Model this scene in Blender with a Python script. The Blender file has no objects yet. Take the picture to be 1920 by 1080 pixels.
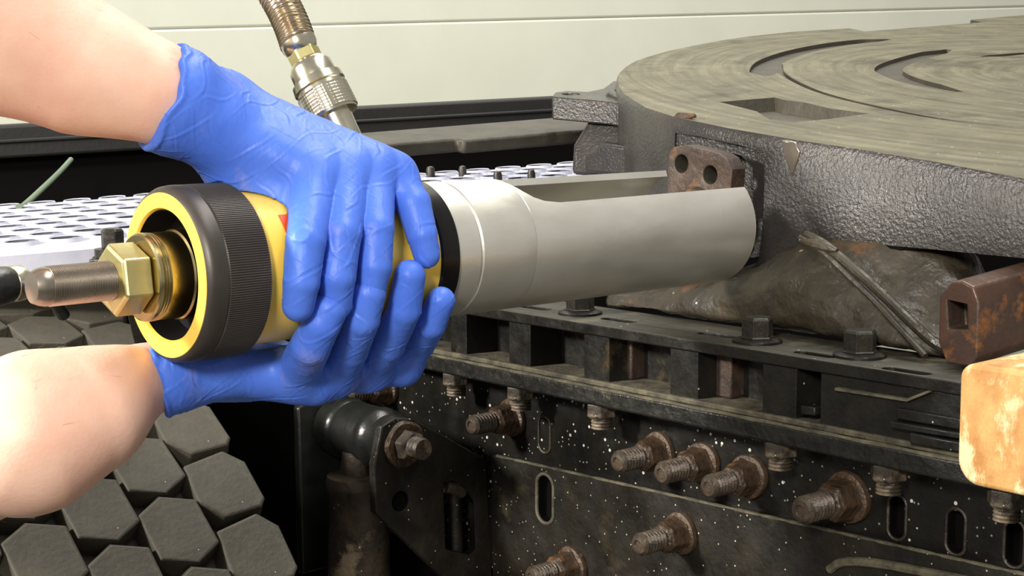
import bpy, bmesh, math, random
import numpy as np
from mathutils import Vector, Matrix
random.seed(7)
rng = np.random.default_rng(11)
SC = bpy.context.scene
COL = SC.collection
PI = math.pi

# ------------------------------------------------------------------ camera
FPX = 2900.0
def _basis():
    X = np.array([3360.0, 400.0, -FPX]); Y = np.array([-2510.0, 355.0, -FPX])
    X /= np.linalg.norm(X); Y /= np.linalg.norm(Y)
    Y -= X*(X@Y); Y /= np.linalg.norm(Y)
    return np.array([X, Y, np.cross(X, Y)])
RW = _basis()                                   # world <- camera rotation; X runs along the tool, Y along the truck
def ray(px, py): return RW @ np.array([(px-960)/FPX, -(py-540)/FPX, -1.0])
CP = -ray(835, 467)*0.92                        # the world origin lies on the tool's axis
def proj(p):
    v = (np.asarray(p, float)-CP) @ RW
    return np.stack([960-FPX*v[..., 0]/v[..., 2], 540+FPX*v[..., 1]/v[..., 2], -v[..., 2]], -1)
def on(px, py, axis, val):                      # point of a sight line on a plane axis = val
    d = ray(px, py); return CP+d*((val-CP[axis])/d[axis])
def pln(px, py, a, b, c, x0=0.28):              # ... on the plane z = a + b*y + c*(x-x0)
    d = ray(px, py); t = (a-(CP[2]-b*CP[1]-c*(CP[0]-x0)))/(d[2]-b*d[1]-c*d[0]); return CP+d*t
def dep(px, py, z): return CP+ray(px, py)*z
def cyl(px, py, r):                             # ... on a cylinder about the tool's axis (or the nearest point to it)
    d = ray(px, py); a = d[1]**2+d[2]**2; b = CP[1]*d[1]+CP[2]*d[2]; c = CP[1]**2+CP[2]**2-r*r
    q = max(b*b-a*c, 0.0); return CP+d*((-b-math.sqrt(q))/a)

cam = bpy.data.cameras.new('camera'); cam_o = bpy.data.objects.new('camera', cam); COL.objects.link(cam_o)
cam.sensor_width = 36; cam.lens = 36*FPX/1920; cam.clip_start = 0.02; cam.clip_end = 60
M = Matrix([list(RW[i])+[CP[i]] for i in range(3)]+[[0, 0, 0, 1]])
cam_o.matrix_world = M
SC.camera = cam_o

# ------------------------------------------------------------------ light
W = bpy.data.worlds.new('world'); SC.world = W; W.use_nodes = True
W.node_tree.nodes['Background'].inputs[0].default_value = (1.0, 0.98, 0.94, 1)
W.node_tree.nodes['Background'].inputs[1].default_value = 0.42
def area(name, loc, to, size, power, col, sy=None):
    l = bpy.data.lights.new(name, 'AREA'); l.energy = power; l.color = col; l.size = size
    if sy: l.shape = 'RECTANGLE'; l.size_y = sy
    o = bpy.data.objects.new(name, l); COL.objects.link(o); o.location = loc
    o.rotation_euler = (Vector(to)-Vector(loc)).to_track_quat('-Z', 'Y').to_euler(); return o
area('side_lamp', (-1.45, 0.62, 0.62), (0.1, 0, 0), 0.20, 58, (1.0, 0.95, 0.86))
area('work_lamp', (-1.55, -1.15, 0.75), (0, 0, 0), 0.30, 42, (1.0, 0.94, 0.84))
area('ceiling_lamp', (0.75, -0.1, 2.2), (0.4, 0.1, 0), 2.4, 62, (1.0, 0.97, 0.90), 0.7)
area('ceiling_lamp', (1.3, 1.4, 2.4), (1.7, 2.6, 0.4), 1.3, 34, (1.0, 0.98, 0.94), 0.5)
vs = SC.view_settings
vs.view_transform = 'Standard'; vs.look = 'None'; vs.gamma = 1; vs.use_curve_mapping = False; vs.exposure = 0.0

# ------------------------------------------------------------------ materials
def rgb(r, g, b):
    f = lambda c: (c/255/12.92) if c/255 <= 0.04045 else ((c/255+0.055)/1.055)**2.4
    return (f(r), f(g), f(b), 1)
def mat(name, c1, c2=None, rough=0.5, metal=0.0, scale=30, detail=6, bump=0.0, bscale=150, bdist=0.002, stretch=None,
        specks=None, rvar=0.0, c3=None, c3scale=8, c3at=0.58, sss=0, coat=0, lo=0.35, hi=0.65, sheen=0, spec=None, bump2=None):
    m = bpy.data.materials.new(name); m.use_nodes = True
    nt = m.node_tree; N = nt.nodes; L = nt.links; b = N['Principled BSDF']
    tc = N.new('ShaderNodeTexCoord'); src = tc.outputs['Object']
    if stretch:
        mp = N.new('ShaderNodeMapping'); mp.inputs['Scale'].default_value = stretch
        L.new(src, mp.inputs[0]); src = mp.outputs[0]
    def noise(s, d=6, ro=0.6, w=None):
        n = N.new('ShaderNodeTexNoise'); n.inputs['Scale'].default_value = s; n.inputs['Detail'].default_value = d
        n.inputs['Roughness'].default_value = ro; L.new(w or src, n.inputs['Vector']); return n.outputs[0]
    def ramp(fac, a, bb, ca=(0, 0, 0, 1), cb=(1, 1, 1, 1)):
        r = N.new('ShaderNodeValToRGB'); e = r.color_ramp.elements
        e[0].position = a; e[1].position = bb; e[0].color = ca; e[1].color = cb; L.new(fac, r.inputs[0]); return r.outputs[0]
    def mix(fac, a, bb):
        x = N.new('ShaderNodeMix'); x.data_type = 'RGBA'
        L.new(fac, x.inputs[0])
        for i, v in ((6, a), (7, bb)):
            if isinstance(v, tuple): x.inputs[i].default_value = v
            else: L.new(v, x.inputs[i])
        return x.outputs[2]
    col = c1
    if c2:
        col = ramp(noise(scale, detail), lo, hi, c1, c2)
    if c3:
        col = mix(ramp(noise(c3scale, 8, 0.65), c3at, c3at+0.08), col, c3)
    if specks:                                   # (scale, size, colour, chance)
        for sc_, size, sco, ch in specks:
            v = N.new('ShaderNodeTexVoronoi'); v.inputs['Scale'].default_value = sc_; L.new(tc.outputs['Object'], v.inputs['Vector'])
            dot = ramp(v.outputs['Distance'], size*0.8, size, (1, 1, 1, 1), (0, 0, 0, 1))
            sep = N.new('ShaderNodeSeparateColor'); L.new(v.outputs['Color'], sep.inputs[0])
            on_ = ramp(sep.outputs[0], 1-ch-0.001, 1-ch)
            mu = N.new('ShaderNodeMath'); mu.operation = 'MULTIPLY'; L.new(dot, mu.inputs[0]); L.new(on_, mu.inputs[1])
            col = mix(mu.outputs[0], col, sco)
    if isinstance(col, tuple): b.inputs['Base Color'].default_value = col
    else: L.new(col, b.inputs['Base Color'])
    b.inputs['Metallic'].default_value = metal
    if rvar:
        rr = N.new('ShaderNodeMapRange'); rr.inputs[3].default_value = max(rough-rvar, 0.03); rr.inputs[4].default_value = min(rough+rvar, 1)
        rr.inputs[1].default_value = 0.3; rr.inputs[2].default_value = 0.7
        L.new(noise(scale*1.7), rr.inputs[0]); L.new(rr.outputs[0], b.inputs['Roughness'])
    else: b.inputs['Roughness'].default_value = rough
    if spec is not None: b.inputs['Specular IOR Level'].default_value = spec
    if sss:
        b.inputs['Subsurface Weight'].default_value = sss; b.inputs['Subsurface Radius'].default_value = (1, .35, .2); b.inputs['Subsurface Scale'].default_value = 0.006
    if coat: b.inputs['Coat Weight'].default_value = coat; b.inputs['Coat Roughness'].default_value = 0.15
    if sheen: b.inputs['Sheen Weight'].default_value = sheen; b.inputs['Sheen Roughness'].default_value = 0.5
    nrm = None
    for s_, st, di in ([(bscale, bump, bdist)] if bump else [])+(bump2 or []):
        bp = N.new('ShaderNodeBump'); bp.inputs['Strength'].default_value = st; bp.inputs['Distance'].default_value = di
        L.new(noise(s_, 4, 0.55), bp.inputs['Height'])
        if nrm: L.new(nrm, bp.inputs['Normal'])
        nrm = bp.outputs[0]
    if nrm: L.new(nrm, b.inputs['Normal'])
    return m

WHITE_ = rgb(215, 212, 200)
MT = {}
MT['steel_tube'] = mat('steel_tube', rgb(224, 222, 213), rgb(212, 209, 199), 0.33, 0.72, 35, bump=0.08, bscale=500, bdist=0.0006, stretch=(0.5, 1, 1), rvar=0.06)
MT['black_ring'] = mat('black_ring', rgb(40, 38, 38), None, 0.22, 0.7)
MT['yellow'] = mat('yellow_paint', rgb(244, 204, 84), rgb(238, 196, 74), 0.4, 0, 20, coat=0.15)
MT['knurl'] = mat('dark_anodised', rgb(66, 61, 57), rgb(58, 53, 50), 0.42, 0.35, 40)
MT['black_in'] = mat('black_recess', rgb(9, 7, 7), None, 0.6, 0, spec=0.15)
MT['brass'] = mat('zinc_brass', rgb(186, 172, 128), rgb(168, 154, 112), 0.24, 1.0, 60, bump=0.1, bscale=300, bdist=0.0005)
MT['zincnut'] = mat('zinc_yellow_nut', rgb(205, 196, 142), rgb(190, 180, 126), 0.34, 0.9, 60)
MT['thread'] = mat('thread_steel', rgb(158, 149, 138), rgb(140, 131, 120), 0.30, 0.9, 60)
MT['threaddark'] = mat('thread_greasy', rgb(84, 72, 60), rgb(50, 43, 36), 0.40, 0.3, 120, bump=0.4, bscale=300)
MT['chrome'] = mat('chrome_fitting', rgb(214, 208, 188), rgb(196, 190, 168), 0.22, 1.0, 80)
MT['hose'] = mat('hose_metal', rgb(214, 204, 186), rgb(186, 172, 150), 0.18, 0.9, 120)
MT['red'] = mat('red_label', rgb(228, 78, 36), None, 0.4)
MT['glove'] = mat('blue_nitrile', rgb(82, 122, 224), rgb(72, 112, 216), 0.46, 0, 25, sss=0.08, spec=0.35, bump=0.35, bscale=42, bdist=0.005, stretch=(1, 1, 0.5), bump2=[(130, 0.15, 0.0015)], c3=rgb(112, 128, 208), c3scale=22, c3at=0.6)
MT['skin'] = mat('arm_skin', rgb(222, 174, 154), rgb(230, 190, 170), 0.52, 0, 28, sss=0.22, bump=0.25, bscale=500, bdist=0.0006, c3=rgb(222, 160, 134), c3scale=18, c3at=0.6)
MT['hair'] = mat('arm_hair', rgb(132, 92, 62), None, 0.5)
DUSTW = rgb(196, 196, 188)
MT['cast'] = mat('cast_black_paint', rgb(44, 42, 42), rgb(60, 56, 54), 0.30, 0.2, 22, bump=0.32, bscale=380, bdist=0.003, c3=rgb(84, 75, 63), c3scale=14, c3at=0.62, rvar=0.08)
MT['platetop'] = mat('worn_plate_top', rgb(90, 86, 70), rgb(108, 104, 84), 0.62, 0.2, 30, bump=0.3, bscale=160, bdist=0.0015, c3=rgb(74, 69, 54), c3scale=9, c3at=0.57, rvar=0.1,
                     specks=[(170, 0.14, rgb(180, 175, 155), 0.12)])
def streaks(m, cx, cy):
    nt = m.node_tree; N = nt.nodes; L = nt.links; b = N['Principled BSDF']
    tc = N.new('ShaderNodeTexCoord'); sx = N.new('ShaderNodeSeparateXYZ'); L.new(tc.outputs['Object'], sx.inputs[0])
    def mth(op, p, q=None):
        n = N.new('ShaderNodeMath'); n.operation = op
        for i, v in enumerate((p, q)):
            if v is None: continue
            if isinstance(v, (int, float)): n.inputs[i].default_value = v
            else: L.new(v, n.inputs[i])
        return n.outputs[0]
    dx = mth('SUBTRACT', sx.outputs[0], cx); dy = mth('SUBTRACT', sx.outputs[1], cy)
    r = mth('SQRT', mth('ADD', mth('MULTIPLY', dx, dx), mth('MULTIPLY', dy, dy))); an = mth('ARCTAN2', dy, dx)
    cb = N.new('ShaderNodeCombineXYZ'); L.new(mth('MULTIPLY', r, 95.0), cb.inputs[0]); L.new(mth('MULTIPLY', an, 1.6), cb.inputs[1])
    n = N.new('ShaderNodeTexNoise'); n.inputs['Scale'].default_value = 1.0; n.inputs['Detail'].default_value = 5; n.inputs['Roughness'].default_value = .65; L.new(cb.outputs[0], n.inputs['Vector'])
    rp = N.new('ShaderNodeValToRGB'); e = rp.color_ramp.elements; e[0].position = .34; e[1].position = .62; e[0].color = (.58, .56, .52, 1); e[1].color = (1.12, 1.12, 1.08, 1); L.new(n.outputs[0], rp.inputs[0])
    mx = N.new('ShaderNodeMix'); mx.data_type = 'RGBA'; mx.blend_type = 'MULTIPLY'; mx.inputs[0].default_value = 1.0
    old = b.inputs['Base Color'].links[0].from_socket; L.new(old, mx.inputs[6]); L.new(rp.outputs[0], mx.inputs[7]); L.new(mx.outputs[2], b.inputs['Base Color'])
    bp = N.new('ShaderNodeBump'); bp.inputs['Strength'].default_value = .35; bp.inputs['Distance'].default_value = .002; L.new(n.outputs[0], bp.inputs['Height'])
    L.new(b.inputs['Normal'].links[0].from_socket, bp.inputs['Normal']); L.new(bp.outputs[0], b.inputs['Normal'])
streaks(MT['platetop'], .05, -.02)
MT['groove'] = mat('greasy_groove', rgb(58, 54, 46), rgb(70, 65, 54), 0.55, 0.2, 40, bump=0.3)
MT['rust'] = mat('brown_rust', rgb(74, 58, 48), rgb(50, 41, 36), 0.55, 0.2, 60, bump=0.5, bscale=200, c3=rgb(92, 66, 46), c3scale=40, c3at=0.57, rvar=0.15)
MT['redrust'] = mat('red_rust', rgb(92, 66, 54), rgb(62, 50, 43), 0.38, 0.1, 22, bump=0.3, bscale=120, c3=rgb(136, 88, 48), c3scale=20, c3at=0.58, rvar=0.12)
MT['rustbolt'] = mat('greasy_rust', rgb(78, 60, 44), rgb(46, 37, 29), 0.42, 0.1, 90, bump=0.8, bscale=250, c3=rgb(128, 82, 44), c3scale=55, c3at=0.58, rvar=0.15)
MT['grease'] = mat('grease_dirt', rgb(60, 53, 40), rgb(44, 39, 31), 0.5, 0, 35, bump=0.6, bscale=90, bdist=0.003, c3=rgb(98, 68, 42), c3scale=13, c3at=0.57, rvar=0.18, specks=[(120, 0.14, DUSTW, 0.12), (60, 0.10, rgb(150, 130, 96), 0.10)], bump2=[(35, 0.5, 0.008)])
MT['rail'] = mat('rail_black_dusty', rgb(38, 36, 32), rgb(25, 24, 22), 0.38, 0.3, 40, bump=0.4, bscale=120, bdist=0.002, c3=rgb(70, 60, 44), c3scale=26, c3at=0.61, rvar=0.15, specks=[(190, 0.14, DUSTW, 0.07)])
MT['railtop'] = mat('rail_top_dust', rgb(68, 65, 54), rgb(48, 46, 40), 0.55, 0.2, 30, bump=0.35, bscale=140, c3=rgb(88, 82, 66), c3scale=16, c3at=0.57, specks=[(170, 0.13, DUSTW, 0.07)])
MT['slab'] = mat('angle_black_muddy', rgb(25, 25, 23), rgb(40, 39, 35), 0.40, 0.2, 70, bump=0.6, bscale=160, c3=rgb(108, 106, 94), c3scale=42, c3at=0.64, rvar=0.15, specks=[(170, 0.16, DUSTW, 0.09)])
MT['ledge'] = mat('dirt_ledge', rgb(98, 92, 74), rgb(52, 48, 39), 0.8, 0, 70, bump=0.6, bscale=200)
MT['web'] = mat('frame_black', rgb(20, 19, 17), rgb(30, 28, 24), 0.34, 0.2, 30, bump=0.25, bscale=130, rvar=0.12, specks=[(120, 0.16, rgb(214, 212, 204), 0.16), (260, 0.2, rgb(150, 146, 130), 0.10)])
MT['web2'] = mat('frame_black_dirty', rgb(20, 18, 15), rgb(35, 30, 22), 0.5, 0.15, 26, bump=0.35, bscale=150, c3=rgb(58, 50, 34), c3scale=18, c3at=0.62, rvar=0.15, specks=[(230, 0.17, rgb(176, 168, 140), 0.14), (70, 0.08, rgb(214, 212, 204), 0.08)])
MT['boltblk'] = mat('bolt_black', rgb(46, 45, 42), rgb(60, 57, 50), 0.38, 0.5, 120, bump=0.3, bscale=300, c3=rgb(110, 106, 90), c3scale=70, c3at=0.66)
MT['blackrub'] = mat('black_bushing', rgb(26, 27, 26), rgb(36, 37, 34), 0.3, 0.1, 60, bump=0.2)
MT['shock'] = mat('shock_dirty', rgb(72, 62, 50), rgb(34, 30, 26), 0.5, 0.15, 34, bump=0.6, bscale=140, c3=rgb(118, 104, 86), c3scale=22, c3at=0.57, specks=[(220, 0.15, DUSTW, 0.08)])
MT['tyre'] = mat('tyre_rubber', rgb(62, 58, 46), rgb(52, 48, 40), 0.72, 0, 60, bump=0.25, bscale=260, c3=rgb(72, 69, 56), c3scale=35, c3at=0.6, specks=[(150, 0.07, rgb(190, 186, 170), 0.07)])
MT['tyredark'] = mat('tyre_groove', rgb(22, 21, 18), rgb(30, 28, 24), 0.8, 0, 60)
MT['deck'] = mat('white_perforated', rgb(178, 180, 194), rgb(166, 168, 184), 0.55, 0, 60)
MT['beam'] = mat('far_beam', rgb(26, 24, 23), rgb(20, 19, 18), 0.6, 0, 12, bump=0.2)
MT['void'] = mat('void_black', rgb(7, 6, 6), None, 0.8, spec=0.1)  # black of panels; also painted shade inside slots, holes and gaps
MT['bar'] = mat('steel_bar_dusty', rgb(74, 70, 60), rgb(56, 53, 46), 0.6, 0.2, 30, bump=0.35, bscale=150, c3=rgb(50, 46, 40), c3scale=20, c3at=0.6)
MT['cable'] = mat('green_cable', rgb(104, 122, 100), None, 0.45)
MT['wood'] = mat('pine_end', rgb(186, 148, 90), rgb(160, 110, 56), 0.65, 0, 34, bump=0.5, bscale=120, bdist=0.002, stretch=(1, 1.9, 1.0), c3=rgb(204, 186, 142), c3scale=30, c3at=0.52)
MT['door'] = mat('door_white', rgb(216, 217, 202), rgb(211, 212, 197), 0.45, 0, 8, bump=0.05, bscale=300, specks=[(9, 0.02, rgb(120, 118, 100), 0.3)])
MT['floor'] = mat('floor_concrete', rgb(112, 108, 100), rgb(94, 91, 84), 0.7, 0, 6, bump=0.2)

# ------------------------------------------------------------------ mesh helpers
class MB:
    def __init__(s): s.v = []; s.f = []; s.m = []
    def add(s, V, F, mi=0):
        o = len(s.v); s.v += [tuple(map(float, p)) for p in V]; s.f += [tuple(i+o for i in f) for f in F]; s.m += [mi]*len(F); return s
def frame(axis, up=(0, 0, 1)):
    a = np.array(axis, float); a /= np.linalg.norm(a); u = np.array(up, float)
    if abs(a@u) > 0.95: u = np.array((1.0, 0, 0))
    u = u-a*(a@u); u /= np.linalg.norm(u); return a, u, np.cross(a, u)
def lathe(mb, org, axis, prof, n=48, mi=0, up=(0, 0, 1), rfun=None, closed=False, phase=0.0, caps=True):
    a, u, w = frame(axis, up); org = np.array(org, float); V = []
    for x, r in prof:
        for k in range(n):
            t = 2*PI*k/n+phase; rr = r*(rfun(t, x) if rfun else 1)
            V.append(org+a*x+(u*math.cos(t)+w*math.sin(t))*rr)
    F = []; m = len(prof)
    for i in range(m-1 if not closed else m):
        j = (i+1) % m
        for k in range(n): F.append((i*n+k, i*n+(k+1) % n, j*n+(k+1) % n, j*n+k))
    if not closed and caps:
        if prof[0][1] > 1e-6: F.append(tuple(range(n))[::-1])
        if prof[-1][1] > 1e-6: F.append(tuple((m-1)*n+k for k in range(n)))
    return mb.add(V, F, mi)
def prism(mb, pts, off, mi=0):                   # closed polygon of 3-D points pushed along off
    n = len(pts); P = [np.array(p, float) for p in pts]; o = np.array(off, float)
    return mb.add(P+[p+o for p in P], [tuple(range(n))[::-1], tuple(range(n, 2*n))]+[(i, (i+1) % n, n+(i+1) % n, n+i) for i in range(n)], mi)
def box(mb, c, ax, ay, az, mi=0):
    c, ax, ay, az = (np.array(q, float) for q in (c, ax, ay, az))
    return prism(mb, [c-ax-ay-az, c+ax-ay-az, c+ax+ay-az, c-ax+ay-az], 2*az, mi)
def bx(mb, x0, x1, y0, y1, z0, z1, mi=0):
    return box(mb, ((x0+x1)/2, (y0+y1)/2, (z0+z1)/2), ((x1-x0)/2, 0, 0), (0, (y1-y0)/2, 0), (0, 0, (z1-z0)/2), mi)
def tube(mb, path, r, n=12, mi=0, caps=True):
    P = [np.array(p, float) for p in path]; m = len(P); V = []; F = []
    up = np.array((0.13, 0.2, 1.0))
    for i in range(m):
        t = P[min(i+1, m-1)]-P[max(i-1, 0)]; a, u, w = frame(t, up); rr = r[i] if hasattr(r, '__len__') else r; up = u
        for k in range(n): V.append(P[i]+(u*math.cos(2*PI*k/n)+w*math.sin(2*PI*k/n))*rr)
    for i in range(m-1):
        for k in range(n): F.append((i*n+k, i*n+(k+1) % n, (i+1)*n+(k+1) % n, (i+1)*n+k))
    if caps: F += [tuple(range(n))[::-1], tuple((m-1)*n+k for k in range(n))]
    return mb.add(V, F, mi)
def spline(P, n=8):
    P = [np.array(p, float) for p in P]; out = []
    Q = [2*P[0]-P[1]]+P+[2*P[-1]-P[-2]]
    for i in range(1, len(Q)-2):
        a, b, c, d = Q[i-1:i+3]
        for k in range(n):
            t = k/n; out.append(0.5*(2*b+(c-a)*t+(2*a-5*b+4*c-d)*t*t+(3*b-a-3*c+d)*t**3))
    return out+[P[-1]]
def build(name, mb, mats, parent=None, smooth=True, angle=35, bevel=0, loc=None, seg=2, fix=True):
    mats = mats if isinstance(mats, (list, tuple)) else [mats]
    org = np.array(loc if loc is not None else (parent.get('_o', (0, 0, 0)) if parent else (0, 0, 0)), float)
    me = bpy.data.meshes.new(name)
    me.from_pydata([tuple(np.array(p)-org) for p in mb.v], [], mb.f)
    for q in mats: me.materials.append(MT[q] if isinstance(q, str) else q)
    me.polygons.foreach_set('material_index', mb.m)
    if fix:
        b = bmesh.new(); b.from_mesh(me)
        bmesh.ops.recalc_face_normals(b, faces=b.faces); b.to_mesh(me); b.free()
    if smooth:
        me.polygons.foreach_set('use_smooth', [True]*len(me.polygons)); me.set_sharp_from_angle(angle=math.radians(angle))
    o = bpy.data.objects.new(name, me); COL.objects.link(o)
    if parent: o.parent = parent
    else: o.location = tuple(org)
    if bevel:
        bv = o.modifiers.new('bevel', 'BEVEL'); bv.width = bevel; bv.segments = seg; bv.limit_method = 'ANGLE'; bv.angle_limit = math.radians(40)
        bv.harden_normals = False
    return o
def thing(name, label, cat, loc=(0, 0, 0), group=None):
    o = bpy.data.objects.new(name, None); COL.objects.link(o); o.empty_display_size = 0.02
    o.location = tuple(map(float, loc)); o['_o'] = tuple(map(float, loc)); o['label'] = label; o['category'] = cat
    if group: o['group'] = group
    return o
def tag(o, label=None, cat=None, group=None, kind=None):
    for k, v in (('label', label), ('category', cat), ('group', group), ('kind', kind)):
        if v: o[k] = v
    return o
def dup(root, loc, label, group=None):
    r = root.copy(); COL.objects.link(r); r.location = tuple(map(float, loc)); r['label'] = label
    if group: r['group'] = group
    for ch in root.children:
        c = ch.copy(); COL.objects.link(c); c.parent = r
        for g in ch.children:
            d = g.copy(); COL.objects.link(d); d.parent = c
    return r
def boolean(o, cutter, op='DIFFERENCE'):
    md = o.modifiers.new('cut', 'BOOLEAN'); md.object = cutter; md.operation = op; md.solver = 'EXACT'
    return md
def bake(o, kill=()):                            # apply the modifiers of o, then drop the cutters
    dg = bpy.context.evaluated_depsgraph_get(); dg.update()
    me = bpy.data.meshes.new_from_object(o.evaluated_get(dg)); o.modifiers.clear(); o.data = me
    for k in kill: bpy.data.objects.remove(k)
    return o

# ================================================================== setting
D3 = ray(6650, -110); D3 /= np.linalg.norm(D3)                       # the garage's own long direction, a little askew to the truck
DN = np.cross(D3, (0, 0, 1)); DN /= np.linalg.norm(DN)
if DN @ RW[:, 2] > 0: pass
# floor
mb = MB(); bx(mb, -6, 9, -6, 9, -1.16, -1.10); tag(build('floor', mb, 'floor'), kind='structure')
# sectional garage door: panels with a recessed joint between them
dh = D3.copy(); dh[2] = 0; dh /= np.linalg.norm(dh); dn = np.array([-dh[1], dh[0], 0.0])
if dn @ (CP-np.zeros(3)) > 0: dn = -dn                               # dn points away from the camera
P0 = dep(640, 203, 3.1)
def door_pt(px, py):
    d = ray(px, py); n = np.cross(D3, (0, 0, 1.0)); t = ((P0-CP)@n)/(d@n); return CP+d*t
door = thing('door_1', 'pale cream sectional garage door with shallow horizontal joints behind the truck', 'door', P0)
del door['category']; door['kind'] = 'structure'; del door['label']
seam = door_pt(1100, 34)
up = np.array((0, 0, 1.0)); dnn = np.cross(D3, up); dnn /= np.linalg.norm(dnn)
if dnn @ ray(960, 300) < 0: dnn = -dnn
hpan = 0.56
for k in range(-2, 4):
    z0 = k*hpan+0.0001; z1 = (k+1)*hpan-0.0001
    c = seam+up*(z0+z1)/2+dnn*0.02
    m = MB(); box(m, c, D3*5.0, up*(z1-z0)/2, dnn*0.02)
    build('panel', m, 'door', door, bevel=0.005, seg=3)
m = MB(); box(m, seam+up*0.56+dnn*0.05, D3*5.0, up*1.7, dnn*0.006); build('backing', m, 'door', door)

# ================================================================== far side: beam, deck, cable
def on_dir(px, py, P, n): 
    d = ray(px, py); t = ((P-CP)@n)/(d@n); return CP+d*t
Pb = dep(300, 240, 2.05); nb = np.cross(D3, up)
q = [on_dir(*p, Pb, nb) for p in ((-150, 243), (-150, 307), (-150, 470), (1300, 172), (1300, 232), (1300, 420))]
hb = q[0][2]-q[1][2]
far = thing('chassis_beam', 'dark grey steel beam with a flange lip crossing behind the upper forearm', 'beam', q[0])
L_ = np.linalg.norm(q[3]-q[0])
def strip(mb, zt, zb, n0, n1, x0=-0.6, x1=L_+0.9):
    A = q[0]-D3*0; pts = [A+D3*x0+up*zt+dnn*n0, A+D3*x0+up*zb+dnn*n0, A+D3*x0+up*zb+dnn*n1, A+D3*x0+up*zt+dnn*n1]
    return prism(mb, pts, D3*(x1-x0))
m = MB(); strip(m, 0, -hb, 0, 0.06); build('flange', m, 'beam', far, bevel=0.004)
m = MB(); strip(m, -hb*0.42, -hb*0.55, -0.004, 0.01); build('lip', m, 'beam', far, bevel=0.002)
m = MB(); strip(m, -hb-0.0005, -hb-0.42, 0.03, 0.05); build('web_panel', m, 'void', far)

# perforated white anti-slip deck with raised hole rims
dk = dict(a=-0.022, b=0.0, c=0.06, x0=0.0)
def dpt(px, py): return pln(px, py, dk['a'], dk['b'], dk['c'], dk['x0'])
A = dpt(0, 388); B = dpt(1090, 306); Nn = dpt(0, 468)
ux = B-A; ulen = np.linalg.norm(ux); ux /= ulen
vy = np.array((0, -1.0, 0)); vy -= ux*(vy@ux); vy /= np.linalg.norm(vy)
wid = abs((Nn-A)@vy)
nz = np.cross(ux, vy); nz = nz if nz[2] > 0 else -nz
deck = thing('perforated_deck', 'white perforated anti-slip deck plank with raised hole rims behind the tool', 'deck', A)
m = MB(); x0, x1 = -0.35, ulen+0.012
pu = 0.034; rows = max(5, int(round(wid/0.040))); pv = wid/rows
def dp(x, y, z): return A+ux*x+vy*y+nz*z
ncol = int((x1-x0)/pu)
# plate built cell by cell: a square with an oblong hole, its rim raised
n8 = 12
def cell(mb, cx, cy):
    hx, hy = pu/2, pv/2; V = []; F = []
    for ring in range(4):
        for k in range(n8):
            t = 2*PI*k/n8+PI/4; c, s = math.cos(t), math.sin(t)
            if ring == 0:
                mx = max(abs(c), abs(s)); V.append(dp(cx+hx*c/mx, cy+hy*s/mx, 0))
            else:
                r = (0, 0.0152, 0.0132, 0.0126)[ring]; z = (0, 0.0, 0.0036, 0.0028)[ring]
                V.append(dp(cx+r*c*1.0, cy+r*s*1.0, z))
    for ring in range(3):
        for k in range(n8): F.append((ring*n8+k, ring*n8+(k+1) % n8, (ring+1)*n8+(k+1) % n8, (ring+1)*n8+k))
    mb.add(V, F)
for j in range(rows):
    for i in range(ncol): cell(m, x0+pu*(i+0.5)+(pu/2 if j % 2 else 0), pv*(j+0.5))
build('perforated_plate', m, 'deck', deck, fix=False)
m = MB(); prism(m, [dp(x0, wid, 0.0), dp(x0, wid+0.012, -0.004), dp(x0, wid+0.012, -0.022), dp(x0, wid, -0.022)], ux*(x1-x0))
prism(m, [dp(x0, -0.003, 0.0), dp(x0, 0, 0), dp(x0, 0, -0.03), dp(x0, -0.003, -0.03)], ux*(x1-x0)); build('edge_lip', m, 'deck', deck)
m = MB(); prism(m, [dp(x0, 0.0, -0.012), dp(x0, wid, -0.012), dp(x0, wid, -0.014), dp(x0, 0.0, -0.014)], ux*(x1-x0)); build('hole_shade', m, 'void', deck)  # black sheet below the holes; the shade inside them is its colour
# dark pegs for the deck's near hole rims; their backlit tone is in the colour
for i, (px, py, w) in enumerate(((766, 327, 9), (808, 335, 10), (868, 334, 9), (934, 345, 10), (997, 342, 9))):
    p = dpt(px, py); z = proj(p)[2]; r = w*z/FPX*0.85; m = MB()
    lathe(m, p, nz, [(0, r), (0.009, r), (0.012, r*.75), (0.013, r*.1)], 14)
    o = build('rim_peg', m, 'knurl', loc=p)
    tag(o, 'small dark peg for a backlit hole rim, shade in its colour, on the white deck above the silver tube, %s from the left' % ('first', 'second', 'third', 'fourth', 'fifth')[i], 'peg', 'dark hole-rim pegs on the white deck')

# green cable from under the beam to the deck
pa = spline([dep(133, 299, 1.89), dep(112, 322, 1.84), dep(80, 353, 1.7), dep(46, 384, 1.6), dpt(36, 394)+nz*0.003], 6)
m = MB(); tube(m, pa, 0.0032, 10); tag(build('cable', m, 'cable', loc=pa[-1]), 'thin green cable slanting down from the beam to the white deck', 'cable')

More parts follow.
